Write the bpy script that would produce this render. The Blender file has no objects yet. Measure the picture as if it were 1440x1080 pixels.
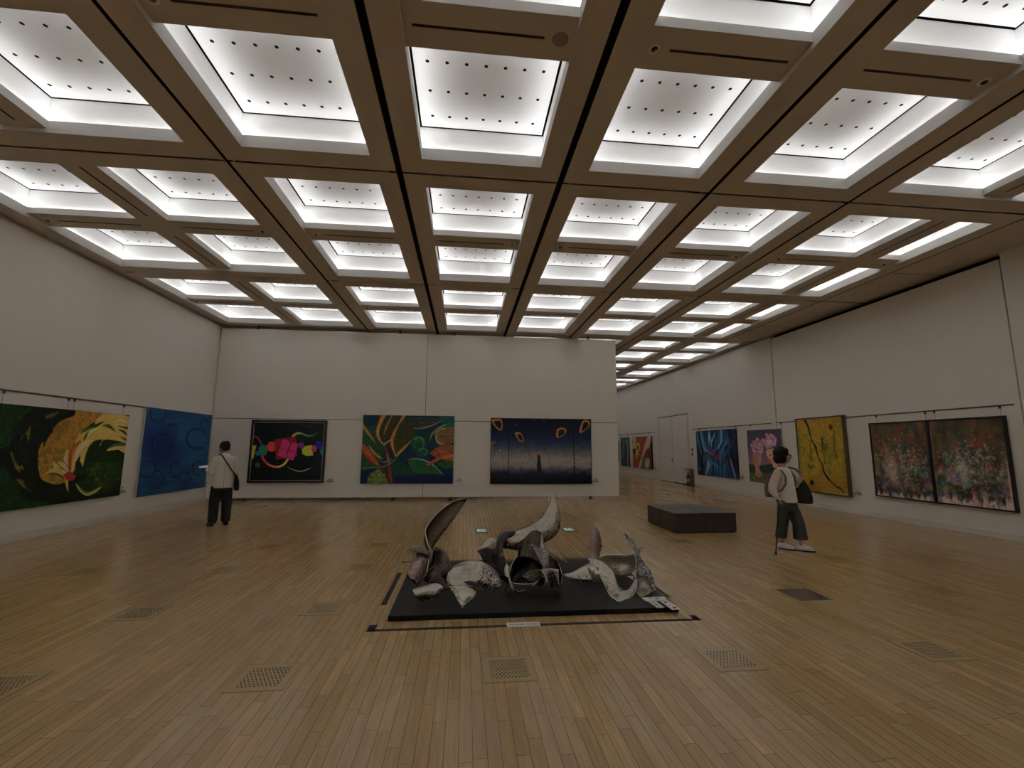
# A museum gallery hall: coffered luminous ceiling, paintings on the walls, a sheet metal sculpture on a black board.
import bpy, bmesh, math, random
import numpy as np
from mathutils import Vector, Matrix

S = 1.08                      # metres per layout unit
scene = bpy.context.scene
COL = scene.collection
rnd = random.Random(7)

# ------------------------------------------------------------------ materials
def lin(c):
    c = c / 255.0
    return c / 12.92 if c <= 0.04045 else ((c + 0.055) / 1.055) ** 2.4

def new_mat(name):
    m = bpy.data.materials.new(name); m.use_nodes = True
    nt = m.node_tree; b = nt.nodes['Principled BSDF']
    return m, nt, b

def mat(name, col, rough=0.6, metal=0.0, spec=0.5, bump=0.0, bscale=60.0, var=0.0, vscale=4.0, emit=None, estr=0.0):
    """plain principled material with optional noise bump and tone variation"""
    m, nt, b = new_mat(name)
    b.inputs['Base Color'].default_value = (*col, 1)
    b.inputs['Roughness'].default_value = rough
    b.inputs['Metallic'].default_value = metal
    b.inputs['Specular IOR Level'].default_value = spec
    if emit:
        b.inputs['Emission Color'].default_value = (*emit, 1); b.inputs['Emission Strength'].default_value = estr
    L = nt.links
    if bump or var:
        tc = nt.nodes.new('ShaderNodeTexCoord')
    if bump:
        n = nt.nodes.new('ShaderNodeTexNoise'); n.inputs['Scale'].default_value = bscale; n.inputs['Detail'].default_value = 4
        bp = nt.nodes.new('ShaderNodeBump'); bp.inputs['Strength'].default_value = bump; bp.inputs['Distance'].default_value = 0.01
        L.new(tc.outputs['Object'], n.inputs['Vector']); L.new(n.outputs['Fac'], bp.inputs['Height']); L.new(bp.outputs['Normal'], b.inputs['Normal'])
    if var:
        n = nt.nodes.new('ShaderNodeTexNoise'); n.inputs['Scale'].default_value = vscale; n.inputs['Detail'].default_value = 5
        mx = nt.nodes.new('ShaderNodeMix'); mx.data_type = 'RGBA'
        mx.inputs['A'].default_value = (*[max(0, c * (1 - var)) for c in col], 1); mx.inputs['B'].default_value = (*[min(1, c * (1 + var)) for c in col], 1)
        L.new(tc.outputs['Object'], n.inputs['Vector']); L.new(n.outputs['Fac'], mx.inputs['Factor']); L.new(mx.outputs['Result'], b.inputs['Base Color'])
    return m

def math_node(nt, op, a, b=None):
    n = nt.nodes.new('ShaderNodeMath'); n.operation = op
    for i, v in enumerate((a, b)):
        if v is None: continue
        if isinstance(v, (int, float)): n.inputs[i].default_value = v
        else: nt.links.new(v, n.inputs[i])
    return n.outputs[0]

def floor_material():
    m, nt, b = new_mat('oak_strip_floor'); L = nt.links
    tc = nt.nodes.new('ShaderNodeTexCoord'); sp = nt.nodes.new('ShaderNodeSeparateXYZ'); L.new(tc.outputs['Object'], sp.inputs[0])
    W, LEN = 0.0672 * S, 0.62
    u = math_node(nt, 'DIVIDE', sp.outputs['X'], W); row = math_node(nt, 'FLOOR', u); fu = math_node(nt, 'SUBTRACT', u, row)
    wn = nt.nodes.new('ShaderNodeTexWhiteNoise'); wn.noise_dimensions = '1D'; L.new(row, wn.inputs['W'])
    off = math_node(nt, 'MULTIPLY', wn.outputs['Value'], 7.0)
    v = math_node(nt, 'ADD', math_node(nt, 'DIVIDE', sp.outputs['Y'], LEN), off); colm = math_node(nt, 'FLOOR', v); fv = math_node(nt, 'SUBTRACT', v, colm)
    cm = nt.nodes.new('ShaderNodeCombineXYZ'); L.new(row, cm.inputs[0]); L.new(colm, cm.inputs[1])
    w2 = nt.nodes.new('ShaderNodeTexWhiteNoise'); w2.noise_dimensions = '2D'; L.new(cm.outputs[0], w2.inputs['Vector'])
    ramp = nt.nodes.new('ShaderNodeValToRGB'); L.new(w2.outputs['Value'], ramp.inputs[0])
    e = ramp.color_ramp.elements; e[0].position = 0; e[0].color = (*FLOOR_A, 1); e[1].position = 1; e[1].color = (*FLOOR_C, 1)
    k = e.new(0.45); k.color = (*FLOOR_B, 1); k = e.new(0.8); k.color = (*FLOOR_D, 1)
    # wood grain stretched along the boards
    mp = nt.nodes.new('ShaderNodeMapping'); mp.inputs['Scale'].default_value = (55, 3.0, 1); L.new(tc.outputs['Object'], mp.inputs['Vector'])
    ad = nt.nodes.new('ShaderNodeVectorMath'); ad.operation = 'ADD'; L.new(mp.outputs[0], ad.inputs[0]); L.new(w2.outputs['Color'], ad.inputs[1])
    gn = nt.nodes.new('ShaderNodeTexNoise'); gn.inputs['Scale'].default_value = 1.0; gn.inputs['Detail'].default_value = 6; gn.inputs['Distortion'].default_value = 0.6; L.new(ad.outputs[0], gn.inputs['Vector'])
    gr = nt.nodes.new('ShaderNodeMapRange'); gr.inputs['From Min'].default_value = 0.3; gr.inputs['From Max'].default_value = 0.75; gr.inputs['To Min'].default_value = 0.80; gr.inputs['To Max'].default_value = 1.12; L.new(gn.outputs['Fac'], gr.inputs[0])
    # joints between boards
    edge = math_node(nt, 'MINIMUM', fu, math_node(nt, 'SUBTRACT', 1.0, fu)); eg = math_node(nt, 'GREATER_THAN', edge, 0.028)
    ed2 = math_node(nt, 'MINIMUM', fv, math_node(nt, 'SUBTRACT', 1.0, fv)); eg2 = math_node(nt, 'GREATER_THAN', ed2, 0.0030)
    j = math_node(nt, 'ADD', math_node(nt, 'MULTIPLY', math_node(nt, 'MULTIPLY', eg, eg2), 0.62), 0.38)
    f = math_node(nt, 'MULTIPLY', gr.outputs[0], j)
    mul = nt.nodes.new('ShaderNodeVectorMath'); mul.operation = 'SCALE'; L.new(ramp.outputs['Color'], mul.inputs[0]); L.new(f, mul.inputs['Scale'])
    L.new(mul.outputs[0], b.inputs['Base Color'])
    b.inputs['Roughness'].default_value = 0.20; b.inputs['Specular IOR Level'].default_value = 0.5
    bp = nt.nodes.new('ShaderNodeBump'); bp.inputs['Strength'].default_value = 0.05; bp.inputs['Distance'].default_value = 0.001
    L.new(f, bp.inputs['Height']); L.new(bp.outputs['Normal'], b.inputs['Normal'])
    return m

def metal_material(name, base, speck, lo, hi, amount, rough=0.32, scale=44.0, base2=None, axis='Y', PALE=0.40):
    """brushed sheet metal with etched / oxidised flecks crowding towards one edge of the strip (v = lo..hi)"""
    m, nt, b = new_mat(name); L = nt.links
    uv = nt.nodes.new('ShaderNodeUVMap'); sp = nt.nodes.new('ShaderNodeSeparateXYZ'); L.new(uv.outputs[0], sp.inputs[0])
    tc = nt.nodes.new('ShaderNodeTexCoord')
    vo = nt.nodes.new('ShaderNodeTexNoise'); vo.inputs['Scale'].default_value = scale; vo.inputs['Detail'].default_value = 5; vo.inputs['Roughness'].default_value = 0.7; L.new(tc.outputs['Object'], vo.inputs['Vector'])
    big = nt.nodes.new('ShaderNodeTexNoise'); big.inputs['Scale'].default_value = 5.0; big.inputs['Detail'].default_value = 2; L.new(tc.outputs['Object'], big.inputs['Vector'])
    g = nt.nodes.new('ShaderNodeMapRange'); g.inputs['From Min'].default_value = lo; g.inputs['From Max'].default_value = hi; L.new(sp.outputs[axis], g.inputs[0])
    t = math_node(nt, 'ADD', math_node(nt, 'MULTIPLY', g.outputs[0], 0.19), math_node(nt, 'MULTIPLY', math_node(nt, 'SUBTRACT', big.outputs['Fac'], 0.5), 0.35))
    t = math_node(nt, 'ADD', t, amount - 0.25)
    mask = nt.nodes.new('ShaderNodeMapRange'); L.new(math_node(nt, 'SUBTRACT', math_node(nt, 'ADD', vo.outputs['Fac'], t), 0.72), mask.inputs[0])
    mask.inputs['From Min'].default_value = 0.0; mask.inputs['From Max'].default_value = 0.05
    st = nt.nodes.new('ShaderNodeMapping'); st.inputs['Scale'].default_value = (60, 1.2, 1); L.new(uv.outputs[0], st.inputs['Vector'])
    bn = nt.nodes.new('ShaderNodeTexNoise'); bn.inputs['Scale'].default_value = 1.0; bn.inputs['Detail'].default_value = 4; L.new(st.outputs[0], bn.inputs['Vector'])
    mb = nt.nodes.new('ShaderNodeMix'); mb.data_type = 'RGBA'; mb.inputs['A'].default_value = (*base, 1); mb.inputs['B'].default_value = (*(base2 or [c * 0.6 for c in base]), 1); L.new(bn.outputs['Fac'], mb.inputs['Factor'])
    # the flecks alternate between the oxide colour and a pale burnished tone
    v2 = nt.nodes.new('ShaderNodeTexNoise'); v2.inputs['Scale'].default_value = scale * 1.3; v2.inputs['Detail'].default_value = 3; L.new(tc.outputs['Object'], v2.inputs['Vector'])
    mr = nt.nodes.new('ShaderNodeMapRange'); mr.inputs['From Min'].default_value = 0.50; mr.inputs['From Max'].default_value = 0.56; L.new(v2.outputs['Fac'], mr.inputs[0])
    fl = nt.nodes.new('ShaderNodeMix'); fl.data_type = 'RGBA'; fl.inputs['A'].default_value = (*speck, 1); fl.inputs['B'].default_value = (*[min(1, c * 1.6 + PALE) for c in speck], 1); L.new(mr.outputs[0], fl.inputs['Factor'])
    mx = nt.nodes.new('ShaderNodeMix'); mx.data_type = 'RGBA'; L.new(mask.outputs[0], mx.inputs['Factor']); L.new(mb.outputs['Result'], mx.inputs['A']); L.new(fl.outputs['Result'], mx.inputs['B'])
    L.new(mx.outputs['Result'], b.inputs['Base Color'])
    b.inputs['Metallic'].default_value = 1.0
    L.new(math_node(nt, 'SUBTRACT', 1.0, math_node(nt, 'MULTIPLY', mask.outputs[0], 0.75)), b.inputs['Metallic'])
    L.new(math_node(nt, 'ADD', math_node(nt, 'MULTIPLY', mask.outputs[0], 0.22), rough), b.inputs['Roughness'])
    b.inputs['Anisotropic'].default_value = 0.4
    bp = nt.nodes.new('ShaderNodeBump'); bp.inputs['Strength'].default_value = 0.15; bp.inputs['Distance'].default_value = 0.002
    L.new(mask.outputs[0], bp.inputs['Height']); L.new(bp.outputs['Normal'], b.inputs['Normal'])
    return m

def paint_material():
    m, nt, b = new_mat('oil_paint'); L = nt.links
    at = nt.nodes.new('ShaderNodeAttribute'); at.attribute_name = 'pigment'
    L.new(at.outputs['Color'], b.inputs['Base Color'])
    b.inputs['Roughness'].default_value = 0.55; b.inputs['Specular IOR Level'].default_value = 0.25
    tc = nt.nodes.new('ShaderNodeTexCoord'); n = nt.nodes.new('ShaderNodeTexNoise'); n.inputs['Scale'].default_value = 90; n.inputs['Detail'].default_value = 3
    bp = nt.nodes.new('ShaderNodeBump'); bp.inputs['Strength'].default_value = 0.15; bp.inputs['Distance'].default_value = 0.004
    L.new(tc.outputs['Object'], n.inputs['Vector']); L.new(n.outputs['Fac'], bp.inputs['Height']); L.new(bp.outputs['Normal'], b.inputs['Normal'])
    return m

def plaid_material():
    m, nt, b = new_mat('dark_check_cloth'); L = nt.links
    tc = nt.nodes.new('ShaderNodeTexCoord'); sp = nt.nodes.new('ShaderNodeSeparateXYZ'); L.new(tc.outputs['Object'], sp.inputs[0])
    sx = math_node(nt, 'SINE', math_node(nt, 'MULTIPLY', sp.outputs['X'], 210)); sz = math_node(nt, 'SINE', math_node(nt, 'MULTIPLY', sp.outputs['Z'], 190))
    f = math_node(nt, 'MULTIPLY', math_node(nt, 'ADD', math_node(nt, 'GREATER_THAN', sx, 0.82), math_node(nt, 'GREATER_THAN', sz, 0.82)), 0.5)
    mx = nt.nodes.new('ShaderNodeMix'); mx.data_type = 'RGBA'; mx.inputs['A'].default_value = (0.045, 0.050, 0.042, 1); mx.inputs['B'].default_value = (0.085, 0.09, 0.075, 1); L.new(f, mx.inputs['Factor'])
    L.new(mx.outputs['Result'], b.inputs['Base Color']); b.inputs['Roughness'].default_value = 0.85
    return m

# ------------------------------------------------------------------ object helpers
class MB:
    """collects quads / tubes / boxes in layout units; build() links them as ONE mesh object"""
    def __init__(self): self.v = []; self.f = []; self.m = []; self.uv = None; self.smooth = False
    def quad(self, a, b, c, d, mi=0):
        n = len(self.v); self.v += [tuple(a), tuple(b), tuple(c), tuple(d)]; self.f.append((n, n+1, n+2, n+3)); self.m.append(mi); return self
    def box(self, x0, x1, y0, y1, z0, z1, mi=0):
        n = len(self.v)
        self.v += [(x0,y0,z0),(x1,y0,z0),(x1,y1,z0),(x0,y1,z0),(x0,y0,z1),(x1,y0,z1),(x1,y1,z1),(x0,y1,z1)]
        for q in ((0,3,2,1),(4,5,6,7),(0,1,5,4),(1,2,6,5),(2,3,7,6),(3,0,4,7)):
            self.f.append(tuple(n+i for i in q)); self.m.append(mi)
        return self
    def grid(self, P, mi=0, close_u=False, close_v=False, cap=False):
        """P[i][j] lattice of points"""
        n = len(self.v); I, J = len(P), len(P[0])
        for r in P: self.v += [tuple(p) for p in r]
        for i in range(I if close_u else I-1):
            for j in range(J if close_v else J-1):
                a, b = i, (i+1) % I; c, d = j, (j+1) % J
                self.f.append((n+a*J+c, n+a*J+d, n+b*J+d, n+b*J+c)); self.m.append(mi)
        if cap:
            self.f.append(tuple(n+j for j in range(J))[::-1]); self.m.append(mi)
            self.f.append(tuple(n+(I-1)*J+j for j in range(J))); self.m.append(mi)
        return self
    def tube(self, pts, r, seg=8, mi=0, cap=True):
        """round tube through pts; r a number, a list, or a list of (ra, rb)"""
        pts = [Vector(p) for p in pts]; N = len(pts)
        rs = r if isinstance(r, (list, tuple)) else [r]*N
        P = []; up = None
        for i, p in enumerate(pts):
            t = (pts[min(i+1, N-1)] - pts[max(i-1, 0)]).normalized()
            if up is None:
                up = Vector((0,0,1)) if abs(t.z) < 0.9 else Vector((0,1,0))
            s = t.cross(up).normalized(); up2 = s.cross(t).normalized(); up = up2
            ra, rb = rs[i] if isinstance(rs[i], (list, tuple)) else (rs[i], rs[i])
            P.append([p + s*math.cos(2*math.pi*k/seg)*ra + up2*math.sin(2*math.pi*k/seg)*rb for k in range(seg)])
        return self.grid(P, mi, close_v=True, cap=cap)
    def disc(self, c, r, nrm='z', seg=20, mi=0, flip=False):
        n = len(self.v); ids = []
        for k in range(seg):
            a = 2*math.pi*k/seg; x, y = math.cos(a)*r, math.sin(a)*r
            self.v.append({'z': (c[0]+x, c[1]+y, c[2]), 'x': (c[0], c[1]+x, c[2]+y), 'y': (c[0]+x, c[1], c[2]+y)}[nrm]); ids.append(n+k)
        self.f.append(tuple(ids[::-1] if flip else ids)); self.m.append(mi); return self
    def ball(self, c, r, seg=16, rings=10, rot=None, mi=0):
        rx, ry, rz = r if isinstance(r, (tuple, list)) else (r, r, r); P = []
        R = rot or Matrix.Identity(3); c = Vector(c)
        for i in range(rings+1):
            th = math.pi*(0.02 + 0.96*i/rings)
            P.append([c + R @ Vector((rx*math.sin(th)*math.cos(2*math.pi*k/seg), ry*math.sin(th)*math.sin(2*math.pi*k/seg), rz*math.cos(th))) for k in range(seg)])
        return self.grid(P[::-1], mi, close_v=True, cap=True)
    def build(self, name, mats, parent=None, smooth=None, bevel=0.0, world=True):
        me = bpy.data.meshes.new(name)
        V = [Vector(p)*S for p in self.v]
        if parent is not None and world:
            inv = parent_matrix(parent).inverted(); V = [inv @ p for p in V]
        me.from_pydata([tuple(p) for p in V], [], self.f)
        for m in (mats if isinstance(mats, (list, tuple)) else [mats]): me.materials.append(m)
        me.polygons.foreach_set('material_index', self.m)
        sm = self.smooth if smooth is None else smooth
        if sm: me.polygons.foreach_set('use_smooth', [True]*len(me.polygons))
        me.update()
        o = bpy.data.objects.new(name, me); COL.objects.link(o)
        if parent is not None: o.parent = parent
        if bevel:
            md = o.modifiers.new('edge', 'BEVEL'); md.width = bevel*S; md.segments = 2; md.limit_method = 'ANGLE'
        return o

def parent_matrix(o):
    M = o.matrix_basis.copy()
    while o.parent is not None:
        o = o.parent; M = o.matrix_basis @ M
    return M

def thing(name, label, cat, loc=(0,0,0), rz=0.0, group=None):
    o = bpy.data.objects.new(name, None); COL.objects.link(o); o.empty_display_size = 0.1
    o.location = Vector(loc)*S; o.rotation_euler = (0,0,rz)
    return tag(o, label, cat, group)

def tag(o, label, cat, group=None):
    o['label'] = label; o['category'] = cat
    if group: o['group'] = group
    return o

def struct(o): o['kind'] = 'structure'; return o

def copy_thing(o, loc, label, group=None):
    r = o.copy(); COL.objects.link(r); r.location = Vector(loc)*S; r['label'] = label
    if group: r['group'] = group
    for ch in list(o.children):
        c = ch.copy(); COL.objects.link(c); c.parent = r
        for g in list(ch.children):
            d = g.copy(); COL.objects.link(d); d.parent = c
    return r

ORD = ['first','second','third','fourth','fifth','sixth','seventh','eighth','ninth','tenth','eleventh','twelfth','thirteenth','fourteenth']
LAMP = 8.2
SLIT = 0.004
EXPOSURE = 0.34
# ------------------------------------------------------------------ paintings: pigment stored per point of a fine canvas grid
K_ILLUM = 0.245
def spline(pts, n=10):
    P = [np.array(p, float) for p in pts]
    if len(P) < 3: return np.array(P)
    P = [2*P[0]-P[1]] + P + [2*P[-1]-P[-2]]; out = []
    for i in range(1, len(P)-2):
        for t in np.linspace(0, 1, n, endpoint=False):
            a, b, c, d = P[i-1], P[i], P[i+1], P[i+2]
            out.append(0.5*((2*b) + (c-a)*t + (2*a-5*b+4*c-d)*t*t + (3*b-a-3*c+d)*t**3))
    out.append(P[-2]); return np.array(out)

class Sketch:
    """quad = the canvas corners TL,TR,BR,BL in the sketch's own coordinates"""
    def __init__(s, quad, nx, ny):
        A = []; bb = []
        for (u, v), (x, y) in zip(((0,0),(1,0),(1,1),(0,1)), quad):
            A.append([u, v, 1, 0, 0, 0, -u*x, -v*x]); bb.append(x); A.append([0, 0, 0, u, v, 1, -u*y, -v*y]); bb.append(y)
        h = np.linalg.solve(np.array(A, float), np.array(bb, float)); h = np.append(h, 1).reshape(3, 3)
        s.nx, s.ny = nx, ny
        W, H = nx*2, ny*2
        u, v = np.meshgrid((np.arange(W)+0.5)/W, (np.arange(H)+0.5)/H)
        w = h[2,0]*u+h[2,1]*v+h[2,2]
        s.U, s.V = u, v
        s.X = (h[0,0]*u+h[0,1]*v+h[0,2])/w; s.Y = (h[1,0]*u+h[1,1]*v+h[1,2])/w
        s.img = np.zeros((H, W, 3))
    def fill(s, c): s.img[:] = c
    def mix(s, mask, c):
        c = np.array(c, float); s.img = s.img*(1-mask[..., None]) + c*mask[..., None]
    def noise(s, sx, sy=None, seed=0, octv=3, uv=False):
        sy = sy or sx; out = np.zeros(s.X.shape); amp = 1; tot = 0
        r = np.random.RandomState(seed)
        X, Y = (s.U*1000, s.V*1000) if uv else (s.X, s.Y)
        for o in range(octv):
            g = r.rand(256, 256); x = X/sx*2**o + 500; y = Y/sy*2**o + 500
            xi = np.floor(x).astype(int); yi = np.floor(y).astype(int); fx = x-xi; fy = y-yi
            fx = fx*fx*(3-2*fx); fy = fy*fy*(3-2*fy); G = lambda a, b: g[b % 256, a % 256]
            out += amp*((G(xi,yi)*(1-fx)+G(xi+1,yi)*fx)*(1-fy)+(G(xi,yi+1)*(1-fx)+G(xi+1,yi+1)*fx)*fy); tot += amp; amp *= 0.55
        return out/tot
    def cells(s, size, seed=0, uv=False):
        """distance-to-border style cell pattern (0 at borders)"""
        r = np.random.RandomState(seed); g = r.rand(128, 128, 2)
        X, Y = (s.U*1000/size, s.V*1000/size) if uv else (s.X/size, s.Y/size)
        X = X+50; Y = Y+50
        xi = np.floor(X).astype(int); yi = np.floor(Y).astype(int); d1 = np.full(X.shape, 9.0); d2 = d1.copy()
        for a in (-1,0,1):
            for b in (-1,0,1):
                p = g[(yi+b) % 128, (xi+a) % 128]; d = np.hypot(xi+a+p[...,0]-X, yi+b+p[...,1]-Y)
                d2 = np.where(d < d1, d1, np.minimum(d2, d)); d1 = np.minimum(d1, d)
        return d2-d1
    def pmask(s, pts, smooth=True):
        P = spline(list(pts)+[pts[0]], 6) if smooth else np.array(list(pts)+[pts[0]], float)
        x0, y0 = P.min(0); x1, y1 = P.max(0)
        m = np.zeros(s.X.shape); sel = (s.X >= x0) & (s.X <= x1) & (s.Y >= y0) & (s.Y <= y1)
        x, y = s.X[sel], s.Y[sel]; ins = np.zeros(x.shape, bool)
        for (ax, ay), (bx, by) in zip(P[:-1], P[1:]):
            if ay == by: continue
            c = ((ay > y) != (by > y)) & (x < (bx-ax)*(y-ay)/(by-ay)+ax); ins ^= c
        m[sel] = ins; return m
    def poly(s, pts, c, a=1.0, smooth=True): s.mix(s.pmask(pts, smooth)*a, c)
    def smask(s, pts, w, soft=2.0, n=8):
        P = spline(pts, n); k = len(P)
        ws = np.interp(np.linspace(0, 1, k), np.linspace(0, 1, len(w)), w) if isinstance(w, (list, tuple)) else np.full(k, float(w))
        mw = ws.max()+soft*2; x0, y0 = P.min(0)-mw; x1, y1 = P.max(0)+mw
        sel = (s.X >= x0) & (s.X <= x1) & (s.Y >= y0) & (s.Y <= y1); m = np.zeros(s.X.shape)
        x, y = s.X[sel], s.Y[sel]; best = np.zeros(x.shape)
        for i in range(k-1):
            a, b = P[i], P[i+1]; d = b-a; L = max(d@d, 1e-9)
            t = np.clip(((x-a[0])*d[0]+(y-a[1])*d[1])/L, 0, 1)
            dist = np.hypot(x-a[0]-t*d[0], y-a[1]-t*d[1]); ww = ws[i]+(ws[i+1]-ws[i])*t
            best = np.maximum(best, np.clip((ww-dist)/soft+0.5, 0, 1))
        m[sel] = best; return m
    def stroke(s, pts, w, c, a=1.0, soft=2.0): s.mix(s.smask(pts, w, soft)*a, c)
    def ell(s, x, y, rx, ry, c, a=1.0, soft=0.1, rot=0.0):
        cr, sr = math.cos(rot), math.sin(rot); dx, dy = s.X-x, s.Y-y
        d = np.hypot((dx*cr+dy*sr)/rx, (-dx*sr+dy*cr)/ry); s.mix(np.clip((1-d)/soft+0.5, 0, 1)*a, c)
    def ring(s, x, y, rx, ry, w, c, a=1.0, a0=0.0, a1=360.0, rot=0.0):
        n = 28; pts = []
        for k in range(n+1):
            t = math.radians(a0+(a1-a0)*k/n); px, py = rx*math.cos(t), ry*math.sin(t)
            pts.append((x+px*math.cos(rot)-py*math.sin(rot), y+px*math.sin(rot)+py*math.cos(rot)))
        s.mix(s.smask(pts, w, soft=max(2, (w if not isinstance(w, list) else max(w))*0.7), n=1)*a, c)
    def albedo(s):
        im = s.img.reshape(s.ny, 2, s.nx, 2, 3).mean(axis=(1, 3))/255.0
        l = np.where(im <= 0.04045, im/12.92, ((np.clip(im, 0, 1)+0.055)/1.055)**2.4)/K_ILLUM
        l = l*0.9+0.1*l.mean(axis=2, keepdims=True)  # pigments greyed a little: veiling glare put into the colour
        return np.clip(l, 0.0, 0.92)

def art_whirl():
    q = Sketch(ART['whirl'], 300, 170); X, Y = q.X, q.Y
    q.fill((5, 8, 7))
    gr = q.noise(40, seed=1); q.mix(np.clip(gr*1.6-0.35, 0, 1), (8, 20, 8))
    for pts in ([(-80,40),(240,88),(160,170),(100,260),(85,350),(50,445),(20,430),(-80,440)],
                [(-80,600),(10,620),(60,690),(140,780),(150,850),(250,915),(420,930),(300,1000),(-80,1020)]):
        m = q.pmask(pts); n = q.noise(22, seed=3); q.mix(m, (8, 27, 9)); q.mix(m*np.clip(n*2.4-1.1, 0, 1), (20, 50, 16))
    q.stroke([(240,90),(160,180),(110,300),(40,430)], [8,3,2], (16,42,14))
    m = q.pmask([(650,112),(905,128),(850,190),(740,270),(660,360),(620,450),(600,560),(580,660),(560,740),(480,768),(400,752),(340,715),(318,640),(312,540),(330,430),(425,300),(520,205),(630,160)])
    q.mix(m, (118, 80, 15)); c = q.cells(34, 4); q.mix(m*np.clip((q.noise(30, 36, seed=21, octv=2)-.5)*9, 0, 1)*.75, (82, 66, 20)); q.mix(m*np.clip(1.1-c*3.2, 0, 1)*0.0, (90,60,10))
    q.mix(m*np.clip(c*2.2-0.55, 0, 1)*0.65, (74, 62, 18)); q.mix(m*np.clip(q.noise(90,seed=8)*2.4-1.2,0,1)*0.6, (132,98,30))
    q.mix(m*np.clip((420-X)/150,0,1)*np.clip(c*3-0.4,0,1)*0.8, (48,56,16))
    # dark tongues inside the black whirl
    for pts in ([(150,410),(165,350),(205,310),(245,245),(240,320),(225,400),(210,330),(180,340)], [(60,490),(80,480),(110,560),(150,610),(185,640),(165,590),(150,665),(105,610)],
                [(365,180),(420,140),(500,125),(430,175)], [(110,715),(180,735),(200,790),(265,840),(190,800),(150,770)]):
        mm = q.pmask(pts); q.mix(mm, (58, 52, 18)); q.mix(mm*np.clip(q.noise(18,seed=6)*3-1.5,0,1), (100,80,26))
    q.stroke([(420,290),(380,360),(360,440)], [26,18,2], (6,9,8))
    # mottled green field, right
    d = np.hypot((X-860)/200, (Y-640)/190); m = np.clip(1.35-d, 0, 1); c = q.cells(48, 9)
    q.mix(np.clip(m*1.6, 0, 1), (12, 28, 8)); q.mix(m*np.clip(1-c*2.2, 0, 1)*np.clip(q.noise(40,seed=31)*2.4-.7,0,1), (54, 68, 14))
    # yellow crest
    Yl = [(905,135),(1090,150),(1140,170),(1118,300),(1102,440),(1086,492),(1035,460),(925,472),(965,425),(1090,402),(985,375),(862,430),(890,368),(820,380),(770,430),(740,505),(714,612),(690,560),(692,505),(650,570),(640,640),(622,668),(600,650),(612,560),(612,480),(645,390),(690,310),(750,270),(820,235),(832,195)]
    m = q.pmask(Yl, False); q.mix(m, (132, 108, 42)); q.mix(m*np.clip(q.noise(60,20,seed=12)*2.2-1,0,1)*0.6, (150,132,70))
    q.poly([(870,430),(900,375),(985,375),(1060,395),(960,420)], (10,24,9)); q.poly([(770,440),(820,390),(880,375),(850,440),(900,470),(1085,500),(1060,560),(760,560)], (10,25,9), 0.85)
    q.stroke([(692,318),(770,268),(835,245),(910,205)], [2,17,14,2], (14,34,14)); q.stroke([(700,315),(770,275),(820,258)], [1,8,2], (48,80,34))
    q.stroke([(890,245),(950,250),(1010,302)], [3,17,2], (36,64,28)); q.stroke([(900,248),(960,262),(1000,295)], [1,6,1], (14,30,12))
    q.stroke([(1035,250),(1118,270)], [2,9], (10,20,10)); q.stroke([(1030,282),(1080,300),(1108,330)], [2,10,6], (12,26,12)); q.stroke([(1050,345),(1100,370)], [3,12], (30,56,24))
    q.stroke([(930,455),(1000,420),(1095,412)], [3,12,14], (36,66,30)); q.stroke([(1085,150),(1138,158)], [2,7], (10,12,8))
    q.stroke([(1000,215),(1050,195),(1110,215)], [4,12,3], (165,150,110), 0.8); q.stroke([(650,560),(680,470),(730,410),(805,372)], [6,18,20,4], (150,122,88))
    q.stroke([(745,350),(800,290),(880,262)], [3,14,3], (155,140,90), .8)
    q.stroke([(602,645),(604,540),(632,450),(690,388)], [8,20,20,10], (112,42,14)); q.stroke([(612,600),(625,480),(660,420)], [2,5,3], (146,80,30))
    q.stroke([(612,660),(625,560),(650,470),(690,400)], [3,6,5,2], (140,118,60)); q.stroke([(720,380),(740,340),(765,300)], [3,9,2], (20,40,16))
    for pts, w in (([(452,578),(480,618),(505,640)], [6,20,4]), ([(492,570),(545,602),(590,655)], [4,18,5]), ([(578,458),(562,540),(582,600)], [4,17,3]), ([(520,640),(560,660),(600,670)], [3,9,3])):
        q.stroke(pts, w, (150,136,98)); q.stroke(pts, [x*0.4 for x in w], (112,100,70))
    q.stroke([(385,672),(440,645),(515,668),(560,715),(582,840)], [4,18,22,22,2], (128,110,44)); q.stroke([(395,685),(450,672),(520,695),(560,740)], [1,7,9,2], (22,40,14))
    q.poly([(535,690),(580,655),(625,668),(672,708),(610,738),(570,730)], (104,14,20), smooth=False)
    q.stroke([(660,720),(720,700),(770,655)], [20,16,2], (5,8,7))
    q.stroke([(655,768),(690,815),(750,850),(820,830),(880,792)], [5,14,20,16,4], (120,106,46)); q.stroke([(680,800),(745,838),(840,812)], [2,8,2], (34,54,16))
    return q.albedo()

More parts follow.
